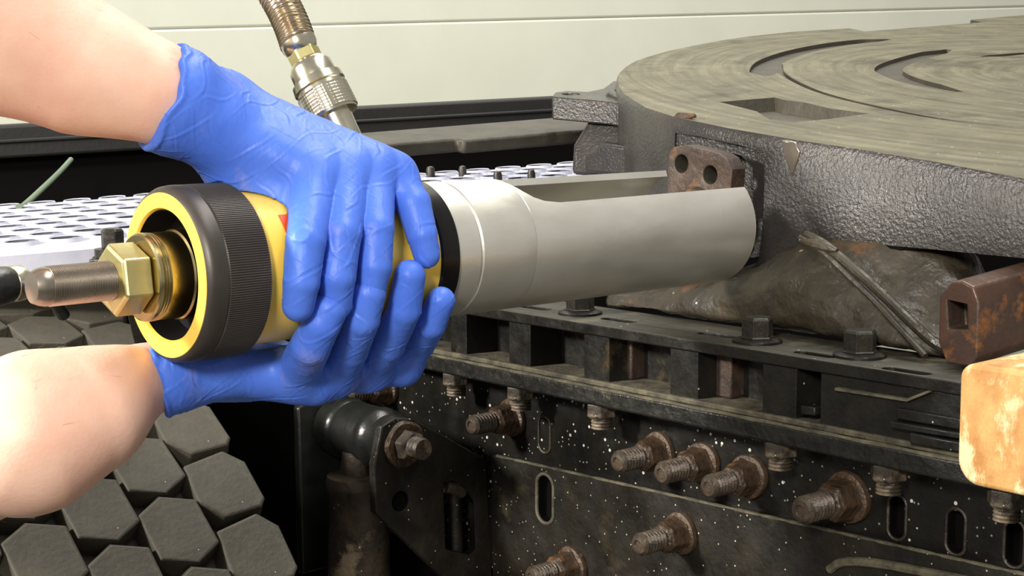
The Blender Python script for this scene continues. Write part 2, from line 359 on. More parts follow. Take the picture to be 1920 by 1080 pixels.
# black bolt on a bracket beside the deck, and black knob with chrome collar
p = dep(212, 470, 1.02)
t = thing('bracket_bolt', 'black hex bolt on a small angled bracket in front of the white deck', 'bolt', p)
m = MB(); lathe(m, p, (0, 0, 1), [(-.004, .012), (0.0015, .012)], 24); build('washer', m, 'boltblk', t)
m = MB(); lathe(m, p+np.array((0, 0, .0015)), (0, 0, 1), [(0, .0078), (0.0115, .0078), (0.0135, .0062)], 6, phase=.3); build('hex_head', m, 'boltblk', t, smooth=False, bevel=.0008)
m = MB(); q1 = [p+np.array(v) for v in ((-.004, .02, -.0045), (.02, -.006, -.0045), (.022, -.012, -.024), (.005, -.008, -.034), (-.016, .012, -.012))]
prism(m, q1, (.004, .006, .0)); 
prism(m, [p+np.array(v) for v in ((-.018, -.001, -.0042), (-.002, -.018, -.0042), (.022, .004, -.0042), (.006, .02, -.0042))], (0, 0, -.006)); build('bracket', m, 'boltblk', t, bevel=.001)
m = MB(); prism(m, [p+np.array(v) for v in ((-.002, -.006, -.01), (.004, -.012, -.01), (.012, -.004, -.01), (.006, .002, -.01))], (.05, .06, -.10)); build('strut', m, 'boltblk', t, bevel=.001)

p = dep(34, 531, .97); ax = np.array(dep(-60, 545, .94))-p; ax /= np.linalg.norm(ax)
t = thing('valve_knob', 'shiny black knob with a chrome collar at the left edge behind the threaded rod', 'knob', p)
m = MB(); lathe(m, p, ax, [(-.006, .004), (-.005, .0095), (-.002, .0112), (.003, .0115), (.006, .0112), (.0065, .0105)], 32); build('collar', m, 'chrome', t)
m = MB(); lathe(m, p, ax, [(.005, .0100), (.008, .0116), (.014, .0122), (.02, .0122), (.026, .011), (.03, .006)], 32); build('grip', m, 'blackrub', t)
m = MB(); tube(m, [p-ax*.004, p-ax*.02+np.array((0, 0, -.004)), p-ax*.05+np.array((0, .03, -.03))], .0045, 12); build('stem', m, 'blackrub', t)

# ================================================================== fifth wheel
PA, PB_, PC_ = 0.0613, 0.111, 0.08
def zt(x, y): return PA+PB_*y+PC_*(x-0.28)
def pp(px, py): return pln(px, py, PA, PB_, PC_)
fw = thing('fifth_wheel', 'black cast fifth wheel coupling plate with a worn greasy top', 'coupling plate', (0.75, 0, 0.03))
left = [(.2800, -.42), (.2802, -.30), (.2803, -.212), (.2860, -.141), (.2856, -.081), (.2822, -.032), (.2835, .03), (.292, .09), (.308, .135),
        (.330, .170), (.352, .204), (.378, .235), (.408, .267), (.443, .300), (.482, .330), (.520, .355), (.563, .376), (.615, .397), (.671, .414), (.730, .429), (.788, .438),
        (.863, .440), (.953, .4245), (.9373, .3896), (1.03, .380), (1.1455, .3665), (1.165, .395), (1.23, .392)]
right = [(1.30, .385), (1.38, .33), (1.44, .24), (1.475, .12), (1.48, -.1), (1.48, -.42)]
out = left+right
def zbot(x, y):
    if x > 1.0: return zt(x, y)-.07
    if y < -.028: return -.0105-.012*(y+.03)*(-1)*0.1
    if y < .10: return -.044
    if y < .16: return -.040+(.16-y)*0
    return max(-.04+ (y-.16)*.62, -.04) if x < .5 else zt(x, y)-.075
n = len(out); V = [(x, y, zt(x, y)) for x, y in out]; 
IN = []                                          # rounded upper rim: the top face is inset a little
for i in range(n):
    a = np.array(out[i-1]); b = np.array(out[i]); c = np.array(out[(i+1) % n])
    t_ = (c-a)/np.linalg.norm(c-a); nn = np.array((t_[1], -t_[0])); IN.append(b+nn*0.0)
V = [(x, y, zt(x, y)) for x, y in out]+[(x, y, zt(x, y)-.004) for x, y in out]+[(x, y, zbot(x, y)) for x, y in out]
cx, cy = .85, -.02
V = [(x+(cx-x)*.004, y+(cy-y)*.004, zt(x, y)) for x, y in out]+V[n:]
m = MB(); F = [tuple(range(n))]; MI = [1]
for i in range(n):
    j = (i+1) % n
    F += [(i, j, n+j, n+i), (n+i, n+j, 2*n+j, 2*n+i)]; MI += [0, 0]
F.append(tuple(range(2*n, 3*n))[::-1]); MI.append(0)
m.v = V; m.f = F; m.m = MI
plate = build('plate', m, ['cast', 'platetop', 'groove'], fw, angle=40)
# cutters (two materials up): grease grooves, oil pocket, retainer recess
kill = []
def cutter(mb):
    o = build('cutter', mb, ['cast', 'platetop', 'groove'], fw, smooth=False); kill.append(o); boolean(plate, o); return o
def arc(P, w0, depth):
    m = MB(); S = spline(P, 8); k = len(S); V = []
    for i in range(k):
        t_ = S[min(i+1, k-1)][:2]-S[max(i-1, 0)][:2]; t_ = t_/np.linalg.norm(t_); nn = np.array((-t_[1], t_[0])); wv = w0*min(1, .25+.75*min(i, k-1-i)/5)
        for sx in (-1, 1):
            p2 = S[i][:2]+nn*sx*wv/2; V += [(p2[0], p2[1], zt(*p2)+.01), (p2[0], p2[1], zt(*p2)-depth)]
    F = []
    for i in range(k-1):
        a = 4*i; b = a+4
        F += [(a, b, b+2, a+2), (a+1, a+3, b+3, b+1), (a, a+1, b+1, b), (a+2, b+2, b+3, a+3)]
    F += [(0, 2, 3, 1), (4*k-4, 4*k-3, 4*k-1, 4*k-2)]
    m.add(V, F, 2); cutter(m)
arc([pp(1668, 74), pp(1610, 78), pp(1550, 86), pp(1490, 99), pp(1445, 116), pp(1432, 132), pp(1437, 142)], .026, .0042)
arc([pp(1466, 120), pp(1464, 134), pp(1490, 152), pp(1545, 175), pp(1640, 199), pp(1760, 222), pp(1900, 238)], .006, .003)
arc([pp(1780, 93), pp(1735, 103), pp(1690, 116), pp(1668, 127), pp(1672, 137), pp(1712, 152), pp(1800, 172)], .026, .004)
arc([pp(1840, 106), pp(1875, 104), pp(1912, 101), pp(1945, 99)], .014, .004)
m = MB(); pts = [pp(*p) for p in ((1340, 190), (1450, 181), (1470, 186), (1515, 192), (1560, 203), (1640, 213), (1560, 224), (1490, 230), (1440, 225), (1415, 209))]
cpt = np.mean(pts, 0); k = len(pts)
V = [p+np.array((0, 0, .012)) for p in pts]+[p+(cpt-p)*.12+np.array((0, 0, -.011)) for p in pts]
m.add(V, [tuple(range(k)), tuple(range(k, 2*k))[::-1]]+[(i, (i+1) % k, k+(i+1) % k, k+i) for i in range(k)], 2); cutter(m)
def yz(px, py, X=.28): return on(px, py, 0, X)
m = MB(); po = [yz(*p) for p in ((1246, 250), (1300, 257), (1380, 272), (1420, 283), (1429, 300), (1427, 400), (1418, 486), (1385, 528), (1300, 560), (1240, 560))]
V = [p+np.array((-.05, 0, 0)) for p in po]+[p+np.array((.013, 0, 0)) for p in po]; k = len(po)
m.add(V, [tuple(range(k)), tuple(range(k, 2*k))[::-1]]+[(i, (i+1) % k, k+(i+1) % k, k+i) for i in range(k)], 0); cutter(m)
m = MB(); po = [yz(*p) for p in ((1258, 273), (1330, 283), (1368, 293), (1388, 315), (1392, 360), (1392, 470), (1370, 510), (1300, 530), (1258, 520))]
V = [p+np.array((-.05, 0, 0)) for p in po]+[p+np.array((.05, 0, 0)) for p in po]; k = len(po)
m.add(V, [tuple(range(k)), tuple(range(k, 2*k))[::-1]]+[(i, (i+1) % k, k+(i+1) % k, k+i) for i in range(k)], 0); cutter(m)
bake(plate, kill)
plate.data.set_sharp_from_angle(angle=math.radians(40))
bv = plate.modifiers.new('bevel', 'BEVEL'); bv.width = .0035; bv.segments = 3; bv.limit_method = 'ANGLE'; bv.angle_limit = math.radians(50)
# corner buttress at the left of the skirt, foot and front lug
m = MB(); prism(m, [(.395, .262, zt(.395, .262)-.006), (.352, .262, .045), (.346, .258, .020), (.36, .20, .018), (.372, .21, zt(.372, .21)-.01)], (.06, .05, .004))
build('buttress', m, 'cast', fw, bevel=.004)
m = MB(); prism(m, [yz(1128, 268, .345), yz(1098, 290, .345), yz(1096, 324, .345), yz(1175, 330, .345), yz(1180, 275, .345)], (.05, .04, 0)); build('foot', m, 'cast', fw, bevel=.003)
def lgp(px, py): return pln(px, py, PA-.012, PB_, PC_)
m = MB(); lp = [lgp(*p) for p in ((1035, 181), (1040, 173), (1062, 170), (1100, 172), (1130, 166), (1152, 150), (1172, 160), (1175, 195), (1140, 190))]
prism(m, lp, (0, 0, -.020))
lug = build('handle_lug', m, 'cast', fw, bevel=0)
m = MB(); c = lgp(1071, 176); lathe(m, c-np.array((0, 0, .03)), (0, 0, 1), [(0, .008), (.06, .008)], 24)
cu = build('cutter', m, 'cast', fw); boolean(lug, cu); bake(lug, [cu])
bv = lug.modifiers.new('bevel', 'BEVEL'); bv.width = .003; bv.segments = 2; bv.limit_method = 'ANGLE'
# chipped bright edge
m = MB(); ch = [(1470, 262), (1497, 266), (1506, 284), (1498, 312), (1492, 333), (1484, 314), (1476, 290)]
prism(m, [on(px, py, 0, .2812+.004*(py > 264)) for px, py in ch], (-.0035, 0, .0)); build('bare_metal_chip', m, 'thread', fw, bevel=.001)
m = MB(); ch = [(1282, 210), (1312, 212), (1316, 220), (1290, 226), (1275, 234), (1272, 222)]
prism(m, [on(px, py, 0, .302)-np.array((.004, 0, 0)) for px, py in ch], (-.004, 0, 0)); build('casting_nub', m, 'rust', fw, bevel=.0015)
# rusty pin-retainer ear with two holes
er = thing('pin_retainer', 'rusty brown retainer plate with two round holes in the recess above the silver tube', 'plate', yz(1312, 320, .262))
m = MB(); X = .258; eo = [yz(*p, X) for p in ((1253, 290), (1262, 276), (1285, 272), (1345, 287), (1360, 296), (1372, 318), (1370, 350), (1366, 385), (1250, 385), (1251, 330))]
prism(m, eo, (.015, 0, 0)); ear = build('ear_plate', m, ['rust', 'groove'], er)
m = MB()
for c in ((1277, 307), (1331, 328)): lathe(m, yz(*c, X)-np.array((.01, 0, 0)), (1, 0, 0), [(0, .0066), (.035, .0066)], 24, mi=1)
cu = build('cutter', m, ['rust', 'groove'], er); boolean(ear, cu); bake(ear, [cu])
bv = ear.modifiers.new('bevel', 'BEVEL'); bv.width = .0042; bv.segments = 3; bv.limit_method = 'ANGLE'; bv.angle_limit = math.radians(50)
m = MB(); lathe(m, yz(1304, 396, X)+np.array((-.004, 0, 0)), (1, 0, 0), [(0, .002), (0, .016), (.003, .018), (.01, .018)], 40); build('pin_head', m, 'rust', er)

# release bar
rb = thing('release_bar', 'flat dusty steel release bar with a stepped edge running under the lug', 'bar', dep(900, 260, 1.35))
E1 = on(1125, 213, 1, .33); zb = E1[2]
def rp(px, py, y=.33): return on(px, py, 1, y)
ptop = [dep(660, 250, 1.34), dep(1130, 213, 1.50), dep(1135, 240, 1.44), dep(870, 262, 1.335), dep(856, 259, 1.335), dep(846, 260, 1.34), dep(640, 276, 1.27)]
nu = np.array((0, 0, 1.0)); base = ptop[0]; 
pn = np.cross(ptop[1]-ptop[0], ptop[6]-ptop[0]); pn /= np.linalg.norm(pn); pn = pn if pn[2] > 0 else -pn
ptop = [on_dir(*proj(p_)[:2], base, pn) for p_ in ptop]
m = MB(); prism(m, ptop, -pn*.0125); build('bar', m, 'bar', rb, bevel=.0025)

# ================================================================== pedestal bracket with its rusty lug
ped = thing('pedestal_bracket', 'greasy brown cast pedestal bracket under the coupling plate', 'bracket', (.27, 0, -.076))
rowsP = [
 [(1120, 552, .285), (1190, 548, .282), (1300, 530, .278), (1390, 505, .275), (1450, 468, .274), (1500, 436, .276), (1600, 428, .287), (1720, 440, .291), (1830, 500, .300)],
 [(1120, 560, .279), (1190, 556, .274), (1300, 545, .268), (1390, 535, .262), (1450, 510, .260), (1525, 478, .258), (1625, 490, .276), (1730, 500, .286), (1820, 535, .296)],
 [(1120, 567, .274), (1190, 565, .270), (1300, 565, .262), (1390, 565, .256), (1460, 555, .252), (1545, 535, .249), (1660, 552, .264), (1740, 570, .276), (1812, 590, .288)],
 [(1120, 573, .271), (1190, 573, .267), (1300, 583, .260), (1390, 592, .254), (1470, 600, .250), (1570, 605, .245), (1690, 620, .250), (1745, 635, .262), (1808, 645, .28)],
 [(1120, 581, .266), (1190, 586, .2655), (1300, 602, .264), (1390, 617, .259), (1480, 634, .254), (1590, 653, .246), (1700, 672, .239), (1752, 684, .242), (1806, 698, .255)]]
G = np.array([[on(px, py, 0, X) for px, py, X in r] for r in rowsP])
G[-1, :, 2] = np.minimum(G[-1, :, 2], -.076)
nr, nc = G.shape[:2]
m = MB(); V = [p for r in G for p in r]; F = [(i*nc+j, i*nc+j+1, (i+1)*nc+j+1, (i+1)*nc+j) for i in range(nr-1) for j in range(nc-1)]
bk = [G[0, j]+np.array((.07, .02, 0)) for j in range(nc)]+[G[-1, j]+np.array((.10, .02, 0)) for j in range(nc)]
o0 = len(V); V += bk
F += [(j, o0+j, o0+j+1, j+1) for j in range(nc-1)]+[(o0+j, o0+nc+j, o0+nc+j+1, o0+j+1) for j in range(nc-1)]+[(o0+nc+j, (nr-1)*nc+j, (nr-1)*nc+j+1, o0+nc+j+1) for j in range(nc-1)]
F += [tuple([i*nc for i in range(nr)]+[o0+nc, o0]), tuple([i*nc+nc-1 for i in range(nr)]+[o0+nc+nc-1, o0+nc-1])[::-1]]
m.add(V, F)
po_ = build('casting', m, 'grease', ped, angle=60)
sb = po_.modifiers.new('s', 'SUBSURF'); sb.levels = 3; sb.render_levels = 3
tx = bpy.data.textures.new('lumps', 'CLOUDS'); tx.noise_scale = .035; dsp = po_.modifiers.new('d', 'DISPLACE'); dsp.texture = tx; dsp.strength = .008; dsp.mid_level = .5
tx2 = bpy.data.textures.new('grit', 'CLOUDS'); tx2.noise_scale = .009; dsp = po_.modifiers.new('d2', 'DISPLACE'); dsp.texture = tx2; dsp.strength = .003; dsp.mid_level = .5
m = MB(); rp_ = [(1512, 441, .268), (1545, 458, .260), (1580, 486, .256), (1620, 520, .253), (1665, 562, .250), (1710, 606, .246), (1748, 640, .247), (1775, 656, .25)]
tube(m, spline([on(a, b, 0, X) for a, b, X in rp_], 5), .0034, 10); build('weld_bead', m, 'grease', ped)
m = MB(); rp_ = [(1500, 446, .264), (1540, 470, .256), (1585, 512, .252), (1640, 565, .248), (1690, 620, .243), (1735, 668, .238)]
tube(m, spline([on(a, b, 0, X) for a, b, X in rp_], 5), [.0022]*26, 8); build('casting_rib', m, 'grease', ped)
m = MB(); rp_ = [(1500, 452, .262), (1540, 461, .257), (1570, 470, .255)]
tube(m, spline([on(a, b, 0, X) for a, b, X in rp_], 4), [.0015+.0025*math.sin(i*PI/8) for i in range(9)], 10); build('casting_lip', m, 'grease', ped)

lx = .232
lugT = thing('rusty_lug', 'red rusted square casting lug with a square socket behind the wood block', 'casting', (lx, -.2, -.05))
c4 = [on(*p, 0, lx) for p in ((1760, 543), (1834, 566), (1840, 640), (1834, 695), (1760, 660))]
m = MB(); far4 = [p+np.array((.16, .0, .012)) for p in c4]
lf = [on(*p, 0, lx) for p in ((1758, 552), (1772, 538), (1832, 532), (1835, 690), (1815, 694), (1768, 650))]
y0 = on(1834, 600, 0, lx)[1]; y1 = on(1760, 600, 0, lx)[1]; ztp = on(1834, 530, 0, lx)[2]; zbt = on(1834, 690, 0, lx)[2]
prism(m, [(lx, y0, ztp-.012), (lx, y0+.004, ztp-.003), (lx, y0+.012, ztp), (lx, y1-.008, ztp-.001), (lx, y1, ztp-.01), (lx, y1, zbt+.012), (lx, y1-.006, zbt), (lx, y0+.004, zbt), (lx, y0, zbt+.006)], (.20, -.035, .026))
lug2 = build('body', m, ['redrust', 'rust'], lugT)
m = MB(); sq = [on(*p, 0, lx) for p in ((1776, 562), (1812, 570), (1814, 618), (1778, 616))]
prism(m, [p-np.array((.01, 0, 0)) for p in sq], (.028, 0, 0), 1); cu = build('cutter', m, ['redrust', 'rust'], lugT); boolean(lug2, cu); bake(lug2, [cu])
bv = lug2.modifiers.new('bevel', 'BEVEL'); bv.width = .004; bv.segments = 3; bv.limit_method = 'ANGLE'

# ================================================================== mounting rail
rail = thing('mounting_rail', 'long black corrugated mounting rail under the coupling plate', 'rail', (.22, 0, -.1345))
Y0, Y1 = -.34, .42
m = MB(); bx(m, .200, .268, Y0, Y1, -.0835, -.0755)
tp = build('top_plate', m, ['railtop', 'rail'], rail)
cut = MB()
for px, py in ((1003, 577), (1530, 664), (1700, 695), (1160, 600), (1345, 628)):
    c = on(px, py, 2, -.0755); N_ = 10
    pts = [c+np.array((.0055*math.cos(2*PI*k/20), .0055*math.sin(2*PI*k/20)+(.011 if math.sin(2*PI*k/20) > 0 else -.011), -.004)) for k in range(20)]
    prism(cut, pts, (0, 0, .02), 1)
cu = build('cutter', cut, ['railtop', 'rail'], rail, smooth=False); boolean(tp, cu); bake(tp, [cu])
bv = tp.modifiers.new('bevel', 'BEVEL'); bv.width = .0018; bv.segments = 2; bv.limit_method = 'ANGLE'
for p_ in tp.data.polygons:
    p_.material_index = 0 if abs(p_.normal[2]) > .5 and p_.center[2] > .05 else 1
def yat(px, X=.2, Z=-.1):                         # Y on the rail's front where the picture column is px
    lo, hi = -.5, .8
    for _ in range(50):
        mi = (lo+hi)/2
        if proj((X, mi, Z))[0] > px: lo = mi
        else: hi = mi
    return lo
rec = [(1492, 1528), (1307, 1420), (1140, 1247), (992, 1086), (872, 946)]
prof = [(.203, Y0)]
for a, b in rec:
    ya, yb = yat(b), yat(a)
    prof += [(.203, ya-.002), (.232, ya+.003), (.232, yb-.003), (.203, yb+.002)]
yl = prof[-1][1]
for k in range(3):
    ya = yl+.022; yb = ya+.05; prof += [(.203, ya-.002), (.232, ya+.003), (.232, yb-.003), (.203, yb+.002)]; yl = yb
prof += [(.203, Y1)]
m = MB(); V = [(x, y, -.084) for x, y in prof]+[(x, y, -.117) for x, y in prof]+[(x+.006, y, -.084) for x, y in prof]+[(x+.006, y, -.117) for x, y in prof]
k = len(prof); F = []
for i in range(k-1): F += [(i, i+1, k+i+1, k+i), (2*k+i, 3*k+i, 3*k+i+1, 2*k+i+1), (i, 2*k+i, 2*k+i+1, i+1), (k+i, k+i+1, 3*k+i+1, 3*k+i)]
F += [(0, k, 3*k, 2*k), (k-1, 3*k-1, 4*k-1, 2*k-1)[::-1]]
m.add(V, F); build('corrugated_web', m, 'rail', rail, smooth=False, bevel=.0018)
m = MB(); bx(m, .200, .262, Y0, Y1, -.1205, -.1165); build('base_plate', m, 'ledge', rail, bevel=.001)
m = MB(); bx(m, .195, .262, Y0, Y1, -.1340, -.1207); build('angle_leg', m, 'slab', rail, bevel=.002)
m = MB(); tube(m, [(.196+.0006*math.sin(i*1.7), Y0+.01+(Y1-Y0-.02)*i/60, -.1207) for i in range(61)], [.0010+.0005*abs(math.sin(i*2.3)) for i in range(61)], 6); build('dirt_ridge', m, 'ledge', rail)
# rusty blocks seen inside the recesses
for (a, b) in ((1148, 1195), (1335, 1382), (1008, 1030)):
    ya, yb = yat(b, .225), yat(a, .225); m = MB(); bx(m, .219, .236, ya, yb, -.1164, -.0845); build('rusty_spacer', m, 'rust', rail, bevel=.0015)
# bent sheet and stepped packers at the right end
m = MB(); prism(m, [on(*p, 0, .199) for p in ((1565, 727), (1698, 748), (1740, 732), (1742, 736), (1700, 753), (1565, 732))], (.014, 0, 0)); build('bent_sheet', m, 'ledge', rail)
for (pts, X) in ((((1668, 790), (1800, 812), (1800, 824), (1668, 803)), .196), (((1705, 812), (1800, 830), (1800, 848), (1705, 832)), .194), (((1680, 765), (1800, 785), (1800, 806), (1680, 786)), .199)):
    m = MB(); prism(m, [on(*p, 0, X) for p in pts], (.02, 0, 0)); build('packing_plate', m, 'rail', rail, bevel=.0008)
m = MB(); prism(m, [on(*p, 0, .2005) for p in ((1500, 760), (1528, 764), (1528, 780), (1500, 778))], (.02, 0, 0)); build('packing_block', m, 'rail', rail, bevel=.001)

# bolts standing on the rail's top
bolt_lab = ['black hex bolt on the rail directly beneath the silver tube', 'black hex bolt in the middle of the rail top, by the pedestal', 'black hex bolt nearest the wood block on the rail top']
b0 = None
for i, (px, py) in enumerate(((1088, 588), (1420, 641), (1612, 668))):
    p = on(px, py, 2, -.0754)
    if b0 is None:
        b0 = thing('hex_bolt', bolt_lab[0], 'bolt', p, 'bolts on the rail top')
        m = MB(); lathe(m, p, (0, 0, 1), [(0, .0168), (.0016, .0168), (.0028, .0135), (.003, .006)], 40); build('washer', m, 'rail', b0)
        m = MB(); lathe(m, p+np.array((0, 0, .0029)), (0, 0, 1), [(0, .0118), (.0007, .0118), (.0012, .0108), (.0125, .0108), (.0142, .0095)], 6, phase=.42); build('hex_head', m, 'boltblk', b0, smooth=False, bevel=.0008)
    else: dup(b0, p, bolt_lab[i])

# nuts hanging beneath the rail
nl = ['dirty hex nut under the rail edge, partly behind the blue glove', 'dirty hex nut under the rail above the leftmost frame stud', 'dirty hex nut under the rail above the dark slot, alone on bare frame',
      'dirty hex nut under the rail above the row of three studs', 'dirty hex nut under the rail just above the big rusty stud', 'dirty hex nut under the rail beneath the wood block']
n0 = None
for i, (px, py) in enumerate(((822, 703), (938, 730), (1092, 762), (1424, 835), (1616, 882), (1848, 928))):
    p = on(px, py, 2, -.1342); p[0] = .2080
    if n0 is None:
        n0 = thing('rail_nut', nl[0], 'nut', p, 'nuts under the rail')
        m = MB(); lathe(m, p, (0, 0, -1), [(0, .0118), (.009, .0118), (.0105, .0105)], 6, phase=.3); build('hex_nut', m, 'shock', n0, smooth=False, bevel=.0008)
        m = MB(); lathe(m, p-np.array((0, 0, .0105)), (0, 0, -1), [(0, .008)]+[(.001+.0012*k, .0072 if k % 2 else .008) for k in range(7)], 24); build('thread_end', m, 'shock', n0)
    else: dup(n0, p, nl[i])

# ================================================================== chassis side member
fr = thing('chassis_rail', 'black speckled truck chassis rail with slots and overlapped plates', 'chassis rail', (.23, 0, -.3))
m = MB(); bx(m, .230, .240, Y0, .43, -.30, -.1341); w1 = build('upper_web', m, ['web', 'void'], fr)
cut = MB()
for px, py in ((1682, 970), (1792, 997), (1902, 1020)):
    c = on(px, py, 0, .230)
    pts = [c+np.array((-.01, .0055*math.cos(2*PI*k/24), .0052*math.sin(2*PI*k/24)+(.008 if math.sin(2*PI*k/24) > 0 else -.008))) for k in range(24)]
    prism(cut, pts, (.018, 0, 0), 1)
cu = build('cutter', cut, ['web', 'void'], fr, smooth=False); boolean(w1, cu); bake(w1, [cu])
for px, py in ((1682, 970), (1792, 997), (1902, 1020), (1021, 815)):
    c = on(px, py, 0, .2295); m = MB()
    pts = [c+np.array((0, .0068*math.cos(2*PI*k/24), .0066*math.sin(2*PI*k/24)+(.008 if math.sin(2*PI*k/24) > 0 else -.008))) for k in range(25)]
    tube(m, pts, .0010, 6, caps=False); build('slot_rim', m, 'shock', fr)
m = MB(); prism(m, [(.2205, Y0, -.185), (.2205, .22, -.2005), (.2205, .22, -.52), (.2205, Y0, -.52)], (.009, 0, 0)); w2 = build('lower_web', m, ['web2', 'void'], fr)
cut = MB(); c = on(1022, 935, 0, .2205)
prism(cut, [c+np.array((-.01, .0088*math.cos(2*PI*k/24), .0088*math.sin(2*PI*k/24)+(.010 if math.sin(2*PI*k/24) > 0 else -.010))) for k in range(24)], (.0175, 0, 0), 1)
cu = build('cutter', cut, ['web2', 'void'], fr, smooth=False); boolean(w2, cu); bake(w2, [cu])
m = MB(); tube(m, [c+np.array((0, .0098*math.cos(2*PI*k/24), .0098*math.sin(2*PI*k/24)+(.010 if math.sin(2*PI*k/24) > 0 else -.010))) for k in range(25)], .0014, 6, caps=False); build('slot_rim', m, 'ledge', fr)
m = MB(); tube(m, [(.2215, Y0+.005+(.55)*i/60, -.185-(Y0+.005+.55*i/60-Y0)*.0155/.56+.0002) for i in range(61)], [.0008+.0006*abs(math.sin(i*1.9)) for i in range(61)], 6); build('dirt_seam', m, 'ledge', fr)
m = MB(); rr = [(1555, 1068), (1580, 1054), (1640, 1056), (1720, 1070), (1800, 1086), (1870, 1100)]
tube(m, spline([on(a, b, 0, .219) for a, b in rr], 5), .003, 8); build('moulded_edge', m, 'ledge', fr)
bx2 = MB(); bx(bx2, .24, .30, Y0, 1.8, -.52, -.5); bx(bx2, .2401, .25, .2, .431, -.5, -.135); bx(bx2, .230, .25, .4305, 1.8, -.5, -.1341); build('flange_and_shade', bx2, 'void', fr)  # lower flange, plus backing and web run blackened to stand for shade

# studs standing out of the chassis rail
st_lab = ['rusty stud and flange nut at the left of the chassis rail', 'leftmost rusty stud of the close trio in the middle', 'middle rusty stud of the close trio', 'rightmost rusty stud of the close trio, darkest',
          'largest rusty stud with an orange flange, right of the trio', 'lone greasy stud low on the dirty lower plate', 'dirty stud at the bottom edge below the dark oblong hole', 'rusty flange nut half hidden under the blue glove']
s0 = None
studs = [((962, 783), .230), ((1238, 848), .230), ((1320, 868), .230), ((1408, 892), .230), ((1592, 932), .230), ((1278, 999), .2205), ((1075, 1060), .2205), ((728, 727), .230)]
for i, ((px, py), X) in enumerate(studs):
    p = on(px, py, 0, X)
    if s0 is None:
        s0 = thing('frame_stud', st_lab[0], 'stud', p, 'studs on the chassis rail')
        m = MB(); lathe(m, p, (-1, 0, 0), [(0, .0152), (.002, .0156), (.004, .0150), (.0052, .0125)], 32, rfun=lambda t, x: 1+.03*math.sin(3*t+1)); build('flange', m, 'rustbolt', s0)
        m = MB(); lathe(m, p+np.array((-.005, 0, 0)), (-1, 0, 0), [(-.0005, .0140), (.003, .0128), (.0135, .0118), (.0170, .0095)], 6, phase=.5); build('hex_nut', m, 'rustbolt', s0, smooth=False, bevel=.0012)
        m = MB(); lathe(m, p+np.array((-.022, 0, 0)), (-1, 0, 0), [(0, .007)]+[(.0015*k, .0081 if k % 2 else .0065) for k in range(1, 14)]+[(.0222, .0062), (.0226, .0036), (.0214, .003)], 24); build('threaded_shank', m, 'threaddark', s0, angle=25)
    else:
        r = dup(s0, p, st_lab[i]); r.rotation_euler = (rng.uniform(0, 2), 0, 0)
        if i == 4: r.scale = (1.12,)*3

# ================================================================== shock absorber and its bracket
yb = .235
def bp_(px, py, y=yb): return on(px, py, 1, y)
sbk = thing('shock_bracket', 'black triangular steel shock bracket plate with a round hole and a slot', 'bracket', bp_(800, 1000))
oc = [(702, 872), (716, 800), (740, 784), (775, 786), (830, 815), (912, 862), (925, 1110), (850, 1100), (705, 962)]
m = MB(); prism(m, [bp_(*p) for p in oc], (0, .008, 0)); bkp = build('plate', m, ['web2', 'void'], sbk)
cut = MB(); c = bp_(751, 940); prism(cut, [c+np.array((.0078*math.cos(2*PI*k/24), -.02, .0078*math.sin(2*PI*k/24))) for k in range(24)], (0, .026, 0), 1)
prism(cut, [bp_(*p)+np.array((0, -.02, 0)) for p in ((832, 905), (850, 902), (872, 915), (888, 940), (892, 1030), (880, 1040), (836, 1030))], (0, .04, 0), 1)
cu = build('cutter', cut, ['web2', 'void'], sbk, smooth=False); boolean(bkp, cu); bake(bkp, [cu])
bv = bkp.modifiers.new('bevel', 'BEVEL'); bv.width = .0012; bv.segments = 2; bv.limit_method = 'ANGLE'
m = MB(); tube(m, [bp_(850, 915, yb+.02), bp_(853, 960, yb+.02), bp_(856, 1060, yb+.02)], .006, 12); build('rod', m, 'web2', sbk)
m = MB(); tube(m, [bp_(836, 912, yb+.006), bp_(850, 914, yb+.004), bp_(866, 922, yb+.006)], .0055, 10); build('rod_head', m, 'shock', sbk)
# bushing along -Y
sh = thing('shock_absorber', 'dirty shock absorber with a black rubber eye bushing below the blue glove', 'shock absorber', bp_(680, 1000, yb+.03))
cB = bp_(757, 833)
m = MB(); lathe(m, cB+np.array((0, .0085, 0)), (0, 1, 0), [(0, .018), (.003, .0215), (.012, .0205), (.014, .022), (.018, .0245), (.023, .0250), (.027, .0235), (.029, .0240), (.060, .0240), (.062, .0255), (.068, .0262), (.072, .0245), (.082, .0240), (.088, .021)], 44); build('eye_bushing', m, 'blackrub', sh)
m = MB(); cs = cB+np.array((-.008, .048, 0)); dwn = np.array((-.03, .0, -1.0))
lathe(m, cs, dwn, [(.012, .014), (.030, .0155), (.032, .0225), (.036, .0262), (.044, .0262), (.047, .0242), (.2, .0265), (.33, .0265)], 40); build('body', m, 'shock', sh)
m = MB(); lathe(m, cs, dwn, [(.0315, .0220), (.0325, .0262), (.038, .0272), (.041, .0268), (.041, .0230)], 40, closed=True); build('cap_ring', m, 'shock', sh)
m = MB(); prism(m, [cB+np.array(v) for v in ((-.036, .094, .02), (-.008, .094, .032), (.02, .094, .02), (.03, .094, -.12), (-.036, .094, -.12))], (0, .008, 0)); build('rear_plate', m, 'blackrub', sh, bevel=.002)
sbt = thing('shock_bolt', 'crusty rusted bolt and washer clamping the shock eye to its bracket', 'bolt', cB)
m = MB(); lathe(m, cB, (0, -1, 0), [(-.001, .0190), (.0018, .0190), (.004, .0170)], 36, rfun=lambda t, x: 1+.025*math.sin(5*t)); build('washer', m, 'rustbolt', sbt)
m = MB(); lathe(m, cB, (0, -1, 0), [(.004, .0132), (.0120, .0126), (.014, .0105)], 6, phase=.2); build('hex_nut', m, 'shock', sbt, smooth=False, bevel=.001)
